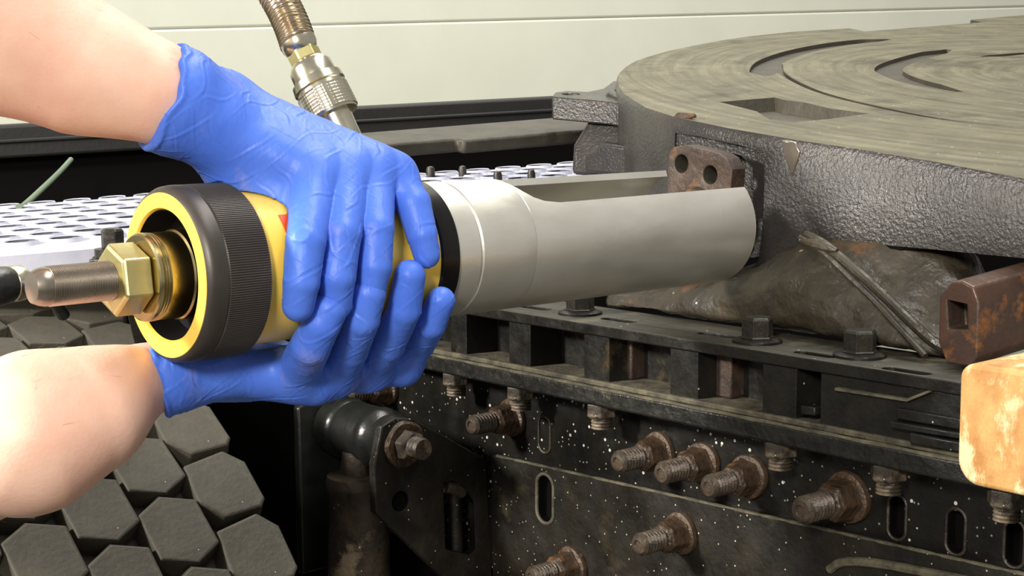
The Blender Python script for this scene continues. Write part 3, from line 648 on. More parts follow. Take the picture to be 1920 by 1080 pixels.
m = MB(); lathe(m, cB, (0, -1, 0), [(.0135, .0090), (.0155, .0080), (.0175, .0090), (.0195, .0080), (.022, .0090), (.0255, .0080), (.0255, .004)], 24); build('shank', m, 'shock', sbt)
# black sheet added to stand in for the deep shade behind the shock
m = MB(); bx(m, -.9, .229, 1.14, 1.15, -1.1, -.10); tag(build('shade_panel', m, 'void', loc=(-.3, 1.14, -1.1)), 'plain black sheet added for the shade behind the tyre and shock absorber', 'panel')

# ================================================================== tyre
TR, TC = .50, np.array((0, .55, -.565))
ty = thing('tyre', 'large chunky truck tyre with hexagonal tread blocks below the forearms', 'tyre', TC)
m = MB(); lathe(m, TC, (-1, 0, 0), [(.02, .27), (0.0, .33), (-.006, .40), (-.002, .455), (.004, .475), (.012, .4835), (.03, .4855), (.12, .4855), (.21, .4855), (.228, .4835), (.236, .475), (.246, .40), (.24, .33), (.22, .27)], 120); build('carcass', m, 'tyredark', ty)
nb = 54; pit = 2*PI/nb
def block(shape, th, xo, z0, z1):                # shape in (x, arc); top face slightly smaller than the foot
    mb = MB(); k = len(shape); V = []
    for (r, s) in ((z0, 1.17), (z1-.0012, 1.07), (z1, 1.035)):
        for (x, a) in shape:
            an = a*s/TR; rr = r-(.004*max(0, (x*s+xo)+.022)/.022 if 0 else 0)
            V.append(((x*s), -math.sin(an)*rr, math.cos(an)*rr))
    F = [tuple(range(2*k, 3*k))]+[(q*k+i, q*k+(i+1) % k, (q+1)*k+(i+1) % k, (q+1)*k+i) for q in range(2) for i in range(k)]
    mb.add(V, F); return mb
ph = .0245
hexs = [(-.025, -.012), (-.025, .012), (0, ph), (.025, .012), (.025, -.012), (0, -ph)]
hexs = [(-.0225, -.0155), (-.0205, .019), (.003, .0270), (.0225, .0155), (.0205, -.019), (-.003, -.0270)]
shl = [(-.021, -.0195), (-.0235, .012), (-.010, .0262), (.018, .0235), (.0235, .018), (.0235, -.014), (.012, -.0265)]
cols = [(-.022, 0, shl, .482), (-.0700, .5, hexs, .484), (-.118, 0, hexs, .484), (-.166, .5, hexs, .484), (-.214, 0, [(-x, -a) for x, a in shl], .482)]
for ci, (xo, off, shp, z0) in enumerate(cols):
    proto = None
    for k in range(nb):
        if proto is None:
            mb = block(shp, 0, xo, z0, TR)
            o = build('tread_block', mb, 'tyre', None, smooth=False, bevel=.0012); proto = o; o.parent = ty
        else:
            o = proto.copy(); COL.objects.link(o)
        o.location = (xo, 0, 0); o.rotation_euler = ((k+off)*pit, 0, 0)

# ================================================================== wood block
wx = .105
wc = on(1796, 800, 0, wx); wy0 = wc[1]
wz1 = on(1810, 688, 0, wx)[2]+.002; wz0 = on(1812, 905, 0, wx)[2]-.001
m = MB(); rW = .008; pts = []
yA = wy0-.10
for (cy_, cz_, a0) in ((wy0-rW, wz1-rW, 0), (yA+rW, wz1-rW, 90), (yA+rW, wz0+rW*1.6, 180), (wy0-rW*1.6, wz0+rW*1.6, 270)):
    rr = rW if a0 < 180 else rW*1.6
    for k in range(7):
        t = math.radians(a0+90*k/6); pts.append((wx, cy_+rr*math.cos(t), cz_+rr*math.sin(t)))
prism(m, pts, (.085, 0, 0))
wd = build('wood_block', m, 'wood', loc=(wx+.04, wy0-.05, wz0), bevel=.0025, seg=3)
tag(wd, 'thick sawn pine block with rounded corners at the right edge', 'wood block')

# ================================================================== hydraulic puller
def axx(px, r):                                   # X where the picture column meets the front of a cylinder r on the tool's axis
    lo, hi = -.4, .5
    for _ in range(60):
        mi = (lo+hi)/2
        p = np.array((mi, -r*.8, r*.1))
        if proj(p)[0] < px: lo = mi
        else: hi = mi
    return lo
tool = thing('hydraulic_puller', 'yellow and silver hydraulic pin puller gripped by the blue gloves', 'tool', (0, 0, 0))
AX = (1, 0, 0); O = (0, 0, 0)
RC, RY, RR, RT = .0464, .0412, .0424, .0402
xc0, xc1 = -.1855, -.1490
m = MB(); lathe(m, O, AX, [(xc0, .0400), (xc0, .0432), (xc0+.0012, .0448), (xc0+.0035, .0460), (xc0+.007, RC), (xc0+.0105, RC), (xc0+.0108, RC-.0005), (xc0+.0112, RC-.0003)], 96, caps=False)
build('collar_nose', m, 'knurl', tool)
m = MB(); NT = 230
lathe(m, O, AX, [(xc0+.011, RC-.0008), (xc0+.012, RC), (xc1-.0012, RC), (xc1, RC-.0012), (xc1, .038)], NT*4, caps=False, rfun=lambda t, x: 1-(.0085 if int(round(t/(2*PI)*NT*4)) % 4 in (2, 3) else 0)); build('knurled_collar', m, 'knurl', tool, angle=20)
m = MB(); lathe(m, O, AX, [(xc0+.001, .0432), (xc0-.0003, .0428), (xc0-.0003, .0350), (xc0+.0015, .0338), (xc0+.008, .0335)], 96, caps=False); build('face_ring', m, 'yellow', tool)
m = MB(); lathe(m, O, AX, [(xc0+.001, .0338), (xc0+.006, .0332), (xc0+.016, .0310), (xc0+.0165, .018)], 96, caps=False); build('recess', m, 'black_in', tool)
m = MB(); lathe(m, O, AX, [(-.158, .0236), (-.1800, .0236), (-.1808, .0226), (-.1930, .0226), (-.1938, .0216), (-.1946, .0228), (-.1954, .0218), (-.1962, .0229), (-.1970, .0218), (-.1978, .0230), (-.1992, .0226), (-.2, .0216), (-.2, .012)], 96); build('piston_flange', m, 'brass', tool)
m = MB(); lathe(m, O, AX, [(-.2000, .0160), (-.2006, .0181), (-.2016, .0188), (-.2145, .0188), (-.2160, .0174), (-.2162, .012)], 6, phase=math.radians(-8)); build('hex_nut', m, 'zincnut', tool, smooth=False, bevel=.0009)
pr = [(-.2150, .0096)]
xx = -.2160
while xx > -.2500: pr += [(xx, .0101), (xx-.0004, .00965)]; xx -= .0009
pr += [(-.2515, .0099), (-.2545, .0092), (-.2575, .0078), (-.2580, .003)]
m = MB(); lathe(m, O, AX, pr, 64); build('threaded_rod', m, 'thread', tool, angle=25)
xr0, xr1 = axx(812, RR), axx(847, RR)
m = MB(); lathe(m, O, AX, [(xc1-.002, .0385), (xc1-.0005, RY), (xr0+.0005, RY), (xr0+.001, .038)], 96); build('yellow_body', m, 'yellow', tool)
m = MB(); th0 = math.atan2(1, 1)
# red label patch lying on the body
xa, xb = axx(520, RY), axx(600, RY); V = []; F = []; k = 10
for i in range(k+1):
    t = math.radians(44+17*i/k)
    for x in (xa, xb):
        for r in (RY+.0001, RY+.0005): V.append((x+.004, -r*math.sin(t), r*math.cos(t)))
for i in range(k):
    a = 4*i; b = a+4; F += [(a+1, a+3, b+3, b+1), (a, b, b+2, a+2), (a, a+1, b+1, b), (a+2, b+2, b+3, a+3)]
F += [(0, 2, 3, 1), (4*k, 4*k+1, 4*k+3, 4*k+2)]
m.add(V, F); tag(build('label_patch', m, 'red', tool), 'small red label')
m = MB(); lathe(m, O, AX, [(xr0, .039), (xr0, RR-.001), (xr0+.001, RR), (xr1-.0008, RR), (xr1, RR-.0008), (xr1, .039)], 96); build('black_ring', m, 'black_ring', tool)
# the tube: a cut-away sleeve
xt0 = xr1; xg = axx(890, RT); xe = axx(1402, RT)-.0005
def ang_of(px, py):
    p = cyl(px, py, RT); return math.atan2(-p[1], p[2]), p[0]
samp = [(918, 333), (955, 345), (980, 358), (1000, 369), (1020, 376), (1050, 379), (1100, 375), (1200, 366.5), (1300, 358), (1390, 350.5)]
AN = sorted([ang_of(*s) for s in samp], key=lambda q: q[1])
tf = math.radians(-17)                            # far edge of the cut
def th_near(x):
    if x <= AN[0][1]: return None
    for (a0, x0), (a1, x1) in zip(AN, AN[1:]):
        if x <= x1: return a0+(a1-a0)*(x-x0)/(x1-x0)
    return AN[-1][0]
xn = [xt0, xt0+.002, xg-.002, xg-.0008, xg, xg+.001, xg+.003]
xs = sorted(set(xn+list(np.linspace(xg+.004, AN[0][1], 5))+list(np.linspace(AN[0][1]+.0006, AN[5][1], 22))+list(np.linspace(AN[5][1]+.002, xe-.001, 22))+[xe]))
NA = 72; wall = .0045
def rad(x): return RT+.0004 if x < xg-.0009 else (RT-.0002 if x > xg+.0005 else RT-.0016)
lo_, hi_ = 0, .3
for _ in range(50):
    mi_ = (lo_+hi_)/2
    if proj((mi_, RT*math.sin(-tf), RT*math.cos(tf)))[0] < 1249: lo_ = mi_
    else: hi_ = mi_
xcutfar = lo_
def run(mb, stations, a_end):
    V = []; F = []; R_ = []
    for x in stations:
        tn = th_near(x)
        if tn is None: a0 = AN[0][0]; a1 = a0+2*PI
        else:
            a0 = tn; u = min(1, max(0, (x-AN[0][1])/(AN[4][1]-AN[0][1]))); a1 = 2*PI+AN[0][0]+(tf-AN[0][0])*u-.004
        if a_end is not None: a1 = a_end
        for k in range(NA+1):
            t = a0+(a1-a0)*k/NA
            for r in (rad(x), RT-wall): V.append((x, -r*math.sin(t), r*math.cos(t)))
    w = 2*(NA+1); ns = len(stations)
    for i in range(ns-1):
        A_, B_ = i*w, (i+1)*w
        for k in range(NA):
            F.append((A_+2*k, A_+2*k+2, B_+2*k+2, B_+2*k)); F.append((A_+2*k+1, B_+2*k+1, B_+2*k+3, A_+2*k+3))
        F.append((A_, B_, B_+1, A_+1)); e = 2*NA; F.append((A_+e, A_+e+1, B_+e+1, B_+e))
    for i in (0, ns-1):
        for k in range(NA): F.append((i*w+2*k, i*w+2*k+1, i*w+2*k+3, i*w+2*k+2))
    mb.add(V, F)
m = MB()
run(m, [x for x in xs if x < xcutfar]+[xcutfar], None)
run(m, [xcutfar]+[x for x in xs if x > xcutfar], 2*PI-math.radians(95))
build('cutaway_tube', m, 'steel_tube', tool, angle=30)
m = MB(); lathe(m, O, AX, [(xr1+.03, .002), (xr1+.03, .0352), (xr1+.034, .0352), (xr1+.036, .02), (xe-.03, .02), (xe-.028, .002)], 48); build('push_rod', m, 'thread', tool)

# ================================================================== hydraulic hose
ho = [(440, -620, 1.06), (452, -380, 1.03), (464, -240, 1.0), (478, -150, .98), (492, -80, .97), (510, -25, .955), (532, 15, .945), (548, 50, .94), (560, 85, .935)]
HP = spline([dep(*p) for p in ho], 10)
hs = thing('hydraulic_hose', 'ribbed metal hydraulic hose with a shiny knurled quick coupler above the hand', 'hose', dep(650, 262, .925))
m = MB(); rads = []
HP2 = spline([dep(*p) for p in ho], 60); rads = [.0102+.0012*math.sin(i*2*PI/11.0) for i in range(len(HP2))]
tube(m, HP2, rads, 24); build('braided_hose', m, 'hose', hs, angle=60)
c0 = dep(558, 78, .936); c1 = dep(652, 268, .925); cd = (c1-c0); cl_ = np.linalg.norm(cd); cd /= cl_
def tt(px, py):                                   # distance along the coupler's axis of the nearest point to a pixel
    p = dep(px, py, .93); return (p-c0)@cd
k1, k2, k3, k4, k5, k6 = [tt(*p) for p in ((563, 90), (572, 122), (588, 152), (598, 178), (617, 222), (635, 242))]
m = MB(); lathe(m, c0, cd, [(-.002, .0095), (0, .0112), (.003, .0112), (k1, .0100), (k1+.002, .0085)], 32); build('ferrule', m, 'chrome', hs)
m = MB(); lathe(m, c0, cd, [(k1, .0085), (k1+.001, .0102), (k2-.003, .0102), (k2-.001, .009)], 6, phase=.3); build('hex_fitting', m, 'zincnut', hs, smooth=False, bevel=.0008)
m = MB(); lathe(m, c0, cd, [(k2-.003, .0092), (k2-.001, .0118), (k2+.002, .0134), (k3-.001, .0136), (k3, .0125)], 40); build('coupler_body', m, 'chrome', hs)
m = MB(); lathe(m, c0, cd, [(k3-.001, .0125), (k3, .0158), (k4-.004, .0164), (k4-.003, .0150), (k4, .0152)], 40); build('coupler_sleeve', m, 'chrome', hs)
kn = 64
m = MB(); V = []
steps = [k4-.0005+(k5-k4)*i/18 for i in range(19)]
lathe(m, c0, cd, [(s, .0160) for s in steps], 128, rfun=lambda t, x: 1+.022*math.sin(24*t+x*1500)*math.sin(24*t-x*1500)); build('knurled_grip', m, 'chrome', hs, angle=80)
m = MB(); lathe(m, c0, cd, [(k5-.001, .0155), (k5+.001, .0150), (k5+.0015, .0105), (k6+.002, .0100), (cl_+.02, .0095)], 32); build('nipple', m, 'chrome', hs)

# ================================================================== the worker's forearms and gloves
def smin(a, b, k):
    h = np.clip(0.5+0.5*(b-a)/k, 0, 1); return b+(a-b)*h-k*h*(1-h)
class Field:
    def __init__(s, lo, hi, h):
        s.h = h; s.lo = np.array(lo, float); s.n = np.maximum(((np.array(hi)-s.lo)/h).astype(int)+1, 2)
        s.g = [s.lo[i]+h*np.arange(s.n[i], dtype=np.float32) for i in range(3)]
        s.D = np.full(tuple(s.n), .03, np.float32)
    def new(s): return np.full(tuple(s.n), .03, np.float32)
    def block(s, lo, hi):
        a = np.clip(((np.array(lo)-s.lo)/s.h).astype(int), 0, s.n-1); b = np.clip(((np.array(hi)-s.lo)/s.h).astype(int)+2, 1, s.n)
        sl = tuple(slice(int(a[i]), int(max(b[i], a[i]+1))) for i in range(3))
        return sl, [s.g[0][sl[0]][:, None, None], s.g[1][sl[1]][None, :, None], s.g[2][sl[2]][None, None, :]]
    def bone(s, D, p, q, r0, r1, k=.006, flat=None):
        p = np.array(p, float); q = np.array(q, float); mg = max(r0, r1)+.02
        sl, (X, Y, Z) = s.block(np.minimum(p, q)-mg, np.maximum(p, q)+mg)
        d = q-p; L2 = max(float(d@d), 1e-9)
        px, py, pz = X-p[0], Y-p[1], Z-p[2]
        t = np.clip((px*d[0]+py*d[1]+pz*d[2])/L2, 0, 1)
        ex, ey, ez = px-t*d[0], py-t*d[1], pz-t*d[2]
        if flat is not None:                       # squash across the direction flat by the factor f
            fv, f = flat; fv = np.array(fv, float); fv /= np.linalg.norm(fv); e = (ex*fv[0]+ey*fv[1]+ez*fv[2])*(f-1)
            ex, ey, ez = ex+e*fv[0], ey+e*fv[1], ez+e*fv[2]
        dd = np.sqrt(ex*ex+ey*ey+ez*ez)-(r0+(r1-r0)*t)
        D[sl] = smin(D[sl], dd.astype(np.float32), k)
def nets(F, D):
    inside = D < 0; nx, ny, nz_ = D.shape
    cnt = np.zeros((nx-1, ny-1, nz_-1), np.uint8); acc = np.zeros((nx-1, ny-1, nz_-1, 3), np.float32)
    S = lambda a, n: slice(a, n-1+a)
    for ax_ in range(3):
        oth = [i for i in range(3) if i != ax_]
        for u in (0, 1):
            for v in (0, 1):
                o0 = [0, 0, 0]; o0[oth[0]] = u; o0[oth[1]] = v; o1 = list(o0); o1[ax_] = 1
                A_ = D[S(o0[0], nx), S(o0[1], ny), S(o0[2], nz_)]; B_ = D[S(o1[0], nx), S(o1[1], ny), S(o1[2], nz_)]
                c = (A_ < 0) != (B_ < 0); idx = np.nonzero(c); a = A_[idx]; b = B_[idx]; t = a/(a-b)
                cnt[idx] += 1
                for d_ in range(3):
                    acc[idx+(np.full(len(t), d_),)] += (o0[d_]+(t if d_ == ax_ else 0))
    idx = np.nonzero(cnt); vid = np.full(cnt.shape, -1, np.int32); vid[idx] = np.arange(len(idx[0]))
    V = (np.stack(idx, 1)+acc[idx]/cnt[idx][:, None])*F.h+F.lo
    Q = []
    for ax_ in range(3):
        o = [0, 0, 0]; o[ax_] = 1
        a = inside[:nx-o[0], :ny-o[1], :nz_-o[2]]; b = inside[o[0]:, o[1]:, o[2]:]
        c = a != b; I = np.stack(np.nonzero(c), 1); fl = a[tuple(I.T)]
        oth = [i for i in range(3) if i != ax_]
        ok = (I[:, oth[0]] > 0) & (I[:, oth[1]] > 0) & (I[:, oth[0]] < D.shape[oth[0]]-1) & (I[:, oth[1]] < D.shape[oth[1]]-1); I = I[ok]; fl = fl[ok]
        q_ = []
        for (u, v) in ((0, 0), (1, 0), (1, 1), (0, 1)):
            J = I.copy(); J[:, oth[0]] -= u; J[:, oth[1]] -= v; q_.append(vid[tuple(J.T)])
        q_ = np.stack(q_, 1)
        flip = fl if ax_ != 1 else ~fl
        q_[flip] = q_[flip][:, ::-1]
        Q.append(q_)
    return V, np.concatenate(Q)
def smooth_mesh(V, Q, it=2, lam=.5):
    e = np.concatenate([Q[:, [0, 1]], Q[:, [1, 2]], Q[:, [2, 3]], Q[:, [3, 0]]])
    for _ in range(it):
        acc = np.zeros_like(V); c = np.zeros(len(V))
        for a, b in ((0, 1), (1, 0)):
            for d_ in range(3): acc[:, d_] += np.bincount(e[:, a], V[e[:, b], d_], len(V))
            c += np.bincount(e[:, a], minlength=len(V))
        V = V+lam*(acc/np.maximum(c, 1)[:, None]-V)
    return V
def normals(V, Q):
    n = np.cross(V[Q[:, 2]]-V[Q[:, 0]], V[Q[:, 3]]-V[Q[:, 1]]); N_ = np.zeros_like(V)
    for k in range(4):
        for d_ in range(3): N_[:, d_] += np.bincount(Q[:, k], n[:, d_], len(V))
    return N_/np.maximum(np.linalg.norm(N_, axis=1, keepdims=True), 1e-12)
def wrinkle(V, Q, lines):
    """sink a fold (and raise its shoulder) along each picked line of the glove's visible side"""
    N_ = normals(V, Q); vw = CP-V; vw /= np.linalg.norm(vw, axis=1, keepdims=True); face = np.clip(((N_*vw).sum(1)-.05)*4, 0, 1)
    P2 = proj(V); disp = np.zeros(len(V))
    for pts, depth, w in lines:
        S_ = np.array(spline([np.array(p+(0,), float) for p in pts], 6))[:, :2]
        best = np.full(len(V), 1e9); side = np.zeros(len(V)); par = np.zeros(len(V)); n_ = len(S_)-1
        near = (P2[:, 0] > S_[:, 0].min()-40) & (P2[:, 0] < S_[:, 0].max()+40) & (P2[:, 1] > S_[:, 1].min()-40) & (P2[:, 1] < S_[:, 1].max()+40)
        ii = np.nonzero(near)[0]; pt = P2[ii, :2]; bb = np.full(len(ii), 1e9); sd = np.zeros(len(ii)); pr_ = np.zeros(len(ii))
        for i in range(n_):
            a, b = S_[i], S_[i+1]; d_ = b-a; L = max(d_@d_, 1e-9); t = np.clip(((pt-a)@d_)/L, 0, 1); e = pt-a-t[:, None]*d_
            ds = np.hypot(e[:, 0], e[:, 1]); u = ds < bb; bb[u] = ds[u]; sd[u] = np.sign(d_[0]*e[u, 1]-d_[1]*e[u, 0]); pr_[u] = (i+t[u])/n_
        fade = np.clip(np.minimum(pr_, 1-pr_)*5, 0.15, 1)
        x = bb/(w*2.1)*sd
        disp[ii] += fade*depth*1.55*(-1.0*np.exp(-(x/.5)**2)+.8*np.exp(-((x-1.05)/.8)**2)+.25*np.exp(-((x+1.1)/.8)**2))
    V = V+N_*(disp*face)[:, None]
    # fine sparse creases of thin rubber all over
    x, y, z = V.T; f2 = np.zeros(len(V))
    for (kx, ky, kz, qx, qy, qz, ph_, am) in ((150, 60, -190, 70, 210, 60, .3, 1), (230, -120, 90, -90, 120, 160, 1.7, .8), (-110, 160, 240, 180, 40, -130, 2.9, .8), (320, 90, 260, 120, -150, 200, .9, .5)):
        t = np.sin(x*kx+y*ky+z*kz+.8*np.sin(x*qx+y*qy+z*qz+ph_)); msk = np.clip(np.sin(x*qy*.9-z*qx*.8+y*qz+ph_*2)*1.5, 0, 1)
        f2 += am*msk*(-np.exp(-(t/.16)**2)+.55*np.exp(-((t-.32)/.2)**2))
    return V+N_*(f2*.00030)[:, None]
def to_obj(name, V, Q, m, parent):
    org = np.array(parent['_o'])
    me = bpy.data.meshes.new(name); me.from_pydata((V-org).tolist(), [], Q.tolist()); me.materials.append(MT[m])
    me.polygons.foreach_set('use_smooth', [True]*len(me.polygons))
    o = bpy.data.objects.new(name, me); COL.objects.link(o); o.parent = parent; return o
def clearcyl(p, r):                               # push a joint out until it clears the tool by r
    p = np.array(p, float); d = math.hypot(p[1], p[2])
    if d < r: p[1] *= r/d; p[2] *= r/d
    return p
person = thing('person', 'worker with bare forearms and blue disposable gloves holding the puller with both hands', 'person', dep(-100, 400, .80))
HH = .0008
def hand(fingers, palm, lo, hi, cut_p, cut_n, extra=None, wob=.0013, rims=True):
    F = Field(lo, hi, HH); D0 = F.new()
    for (p, q, r0, r1, k) in palm: F.bone(D0, p, q, r0, r1, k)
    D = D0.copy()
    for fg in fingers:
        Df = F.new()
        for (p, q, r0, r1) in fg: F.bone(Df, p, q, r0, r1, .0008)
        D = np.minimum(D, smin(D0, Df, .007))
    X, Y, Z = F.g[0][:, None, None], F.g[1][None, :, None], F.g[2][None, None, :]
    # the grip never enters the tool
    rc = np.sqrt(Y*Y+Z*Z)-np.where((X < xc1+.001) & (X > xc0-.002), RC+.0004, np.where(X >= xr0, RR+.0004, RY+.0004)); rc = np.where((X > xc0-.002) & (X < xe), rc, .05)
    D = np.maximum(D, -rc)
    n_ = np.array(cut_n, float); n_ /= np.linalg.norm(n_); c_ = np.array(cut_p, float)
    s = (X-c_[0])*n_[0]+(Y-c_[1])*n_[1]+(Z-c_[2])*n_[2]
    w_ = wob*np.sin(X*190+Z*140)+wob*.5*np.sin(Z*420+Y*330)
    s = s+w_
    if rims: D = D-.0012*np.exp(-((s-.0015)/.0016)**2)-.0008*np.exp(-((s-.012)/.010)**2)
    D = np.maximum(D, -s)
    return nets(F, D)
def chain(ps, rs): return [(ps[i], ps[i+1], rs[i], rs[i+1]) for i in range(len(ps)-1)]
G_ = lambda px, py, r: cyl(px, py, r)

# ---- upper hand: wrist at upper left, fingers hanging down the near side
RB = RY+.0004
f_index = [G_(592, 330, .0535), G_(573, 455, RB+.0098), G_(565, 530, RB+.0092), G_(559, 573, RB+.0085)]
f_mid = [G_(652, 325, .0545), G_(640, 440, RB+.0100), G_(632, 520, RB+.0092), G_(630, 570, RB+.0086)]
f_ring = [G_(698, 322, .0545), G_(703, 430, RB+.0100), G_(702, 500, RB+.0092), G_(694, 545, RB+.0085)]
f_pin = [G_(738, 330, .0525), G_(775, 383, RB+.0098), G_(791, 440, RB+.0085), G_(800, 478, RB+.0078)]
rI = (.0125, .0104, .0095, .0084); rM = (.0125, .0106, .0097, .0086); rR = (.0122, .0103, .0094, .0082); rP = (.0112, .0098, .0085, .0075)
wr = dep(322, 188, .815); hd = dep(450, 250, .842)
mc = [dep(585, 300, .862), dep(645, 300, .872), dep(690, 300, .885), dep(730, 315, .892)]
carp = [dep(395, 235, .822), dep(405, 215, .828), dep(412, 200, .838), dep(418, 190, .848)]
palm = []
elbU = dep(-330, -115, .755)
fa_dir = wr-elbU; fa_dir /= np.linalg.norm(fa_dir)
palm.append((wr-fa_dir*.03, wr, .0262, .0245, .008)); palm.append((wr, hd, .0245, .0200, .012))
for a, b, r in zip(carp, [f_index[0], f_mid[0], f_ring[0], f_pin[0]], (.0145, .014, .0135, .0125)): palm.append((a, b, r, .0132, .010))
palm.append((wr, carp[3], .022, .016, .012)); palm.append((wr, carp[0], .022, .017, .012))
th_cmc = dep(420, 290, .842); 
thumb = [th_cmc, clearcyl((-.125, .035, .055), .062), clearcyl((-.100, .058, .018), .058), clearcyl((-.085, .055, -.008), .056)]
palm.append((carp[0], dep(465, 335, .835), .018, .0135, .012)); palm.append((dep(465, 335, .835), dep(560, 400, .822), .0125, .0085, .012))
palm.append((dep(440, 310, .84), thumb[1], .017, .013, .012))
fl = [chain(f_index, rI), chain(f_mid, rM), chain(f_ring, rR), chain(f_pin, rP), chain(thumb[1:], (.0128, .0112, .0092))]
cutp = dep(312, 190, .80); cn = np.array(dep(420, 228, .815))-dep(312, 190, .80)
V, Q = hand(fl, palm, (-.30, -.09, -.06), (.03, .09, .15), cutp, cn)
V = smooth_mesh(V, Q, 2)
WU = [([(375, 108), (366, 128), (350, 160)], .0016, 5), ([(388, 146), (362, 190), (338, 236)], .0020, 6), ([(418, 142), (385, 185), (352, 240), (330, 275)], .0020, 6),
      ([(440, 170), (395, 215), (362, 268), (345, 305)], .0014, 6), ([(350, 200), (330, 225), (310, 262)], .0016, 5), ([(330, 240), (325, 270), (316, 294)], .0016, 5),
      ([(535, 230), (490, 275), (442, 322)], .0009, 5), ([(552, 268), (510, 310), (470, 356)], .0010, 5), ([(582, 232), (545, 300), (530, 330), (514, 400)], .0014, 6), ([(566, 290), (536, 350), (514, 414)], .0016, 6),
      ([(600, 360), (560, 385), (525, 408)], .0012, 5), ([(618, 262), (620, 310), (612, 380), (610, 420)], .0014, 6), ([(668, 300), (655, 340), (628, 380)], .0010, 5), ([(672, 285), (668, 350), (672, 400)], .0012, 6),
      ([(726, 330), (700, 370), (690, 410)], .0011, 5), ([(545, 466), (570, 462), (590, 450)], .0012, 4), ([(672, 443), (690, 438), (700, 428)], .0011, 4), ([(612, 432), (630, 436), (660, 418)], .0010, 4),
      ([(728, 370), (745, 362), (762, 354)], .0012, 4), ([(735, 395), (760, 385), (772, 372)], .0012, 4), ([(760, 420), (775, 412), (790, 408)], .0009, 4),
      ([(400, 362), (425, 352), (462, 378)], .0016, 5), ([(440, 386), (470, 366), (500, 392)], .0016, 5), ([(476, 404), (500, 380), (516, 412)], .0016, 5), ([(490, 350), (500, 372), (520, 380)], .0014, 5),
      ([(800, 440), (806, 462), (800, 490)], .0007, 4), ([(500, 180), (560, 240), (600, 270)], .0006, 8), ([(650, 460), (645, 500), (640, 545)], .0006, 4), ([(590, 330), (610, 300), (632, 290)], .0010, 6)]
WU += [([(470, 175), (510, 205), (545, 225)], .0007, 6), ([(430, 200), (470, 235), (500, 268)], .0008, 6), ([(395, 250), (430, 280), (455, 320)], .0008, 6), ([(360, 285), (385, 318), (400, 345)], .0009, 6), ([(508, 300), (485, 335), (480, 368)], .0012, 5), ([(556, 330), (536, 375), (530, 405)], .0011, 5),
       ([(590, 400), (575, 430), (568, 470)], .0007, 5), ([(596, 470), (590, 510), (584, 550)], .0006, 5), ([(560, 500), (575, 498), (590, 490)], .0007, 4), ([(640, 470), (655, 462), (662, 452)], .0007, 4), ([(700, 290), (716, 330), (722, 350)], .0010, 5), ([(640, 262), (650, 290), (645, 320)], .0009, 5), ([(705, 470), (715, 490), (712, 510)], .0006, 4),
       ([(740, 340), (756, 330), (770, 332)], .0009, 4), ([(782, 450), (798, 446), (812, 440)], .0008, 4), ([(806, 455), (802, 475), (790, 488)], .0009, 4), ([(345, 115), (360, 112), (380, 122)], .0010, 5), ([(300, 215), (322, 222), (345, 215)], .0008, 5)]
WU += [([(x0, y0), ((x0+x1)/2+4, (y0+y1)/2-3), (x1, y1)], .0010, 4) for x0, y0, x1, y1 in ((410, 340, 450, 366), (420, 322, 466, 352), (452, 330, 492, 372), (500, 330, 506, 396), (520, 300, 526, 340), (352, 130, 330, 200), (402, 128, 372, 176), (430, 152, 398, 196), (456, 180, 424, 222),
    (318, 210, 300, 250), (350, 262, 336, 290), (372, 278, 362, 312), (606, 318, 596, 372), (660, 322, 640, 372), (712, 316, 706, 366), (690, 262, 706, 296), (612, 246, 640, 262), (548, 432, 596, 420), (614, 402, 660, 396), (676, 398, 722, 392), (576, 384, 548, 420))]
V = wrinkle(V, Q, WU)
g1 = to_obj('glove', V, Q, 'glove', person)

# ---- lower hand: wrist at lower left, palm beneath, fingers curled up the near side
def below(px, py, r, extra=0.0):                  # on the sight line, no nearer the tool's axis than r, on the far side of the tangent
    return clearcyl(cyl(px, py, r), r)+0
e_idx = [dep(556, 700, .862), G_(583, 648, RB+.0115), G_(602, 608, RB+.0105), G_(617, 580, RB+.0095)]
e_mid = [dep(628, 700, .880), G_(656, 655, RB+.0112), G_(678, 598, RB+.0104), G_(691, 551, RB+.0092)]
e_rng = [dep(690, 690, .900), G_(727, 645, RB+.0108), G_(758, 580, RB+.0096), G_(768, 517, RB+.0085)]
e_pin = [dep(752, 682, .915), G_(786, 644, RR+.0098), G_(808, 606, RR+.0092), G_(827, 564, RR+.0082)]
lI = (.0130, .0108, .0102, .0098); lM = (.0125, .0104, .0098, .0092); lR = (.0120, .0100, .0094, .0088); lP = (.0112, .0094, .0088, .0080)
w2 = dep(310, 696, .838)
cp2 = [dep(400, 696, .845), dep(415, 694, .855), dep(430, 692, .868), dep(440, 688, .880)]
elbL = dep(-300, 945, .745); fa2 = w2-elbL; fa2 /= np.linalg.norm(fa2)
palm = [(w2-fa2*.03, w2, .0215, .0190, .008), (w2, cp2[0], .0188, .0125, .012), (w2, cp2[2], .018, .0125, .012), (w2, cp2[3], .0165, .0125, .012)]
for a, b, r in zip(cp2, [e_idx[0], e_mid[0], e_rng[0], e_pin[0]], (.0122, .0122, .0122, .012)): palm.append((a, b, r, .0130, .010))
palm.append((dep(500, 702, .862), dep(590, 722, .868), .0095, .0105, .012))
tb = [clearcyl((-.120, .030, -.062), .064), clearcyl((-.085, .056, -.03), .060), clearcyl((-.062, .060, .002), .057)]
palm.append((cp2[2], tb[0], .014, .0135, .012))
fl = [chain(e_idx, lI), chain(e_mid, lM), chain(e_rng, lR), chain(e_pin, lP), chain(tb, (.0130, .0112, .0092))]
V, Q = hand(fl, palm, (-.27, -.09, -.14), (.04, .09, .03), dep(290, 692, .815), np.array(dep(420, 674, .822))-dep(300, 700, .815), wob=.001)
V = smooth_mesh(V, Q, 2)
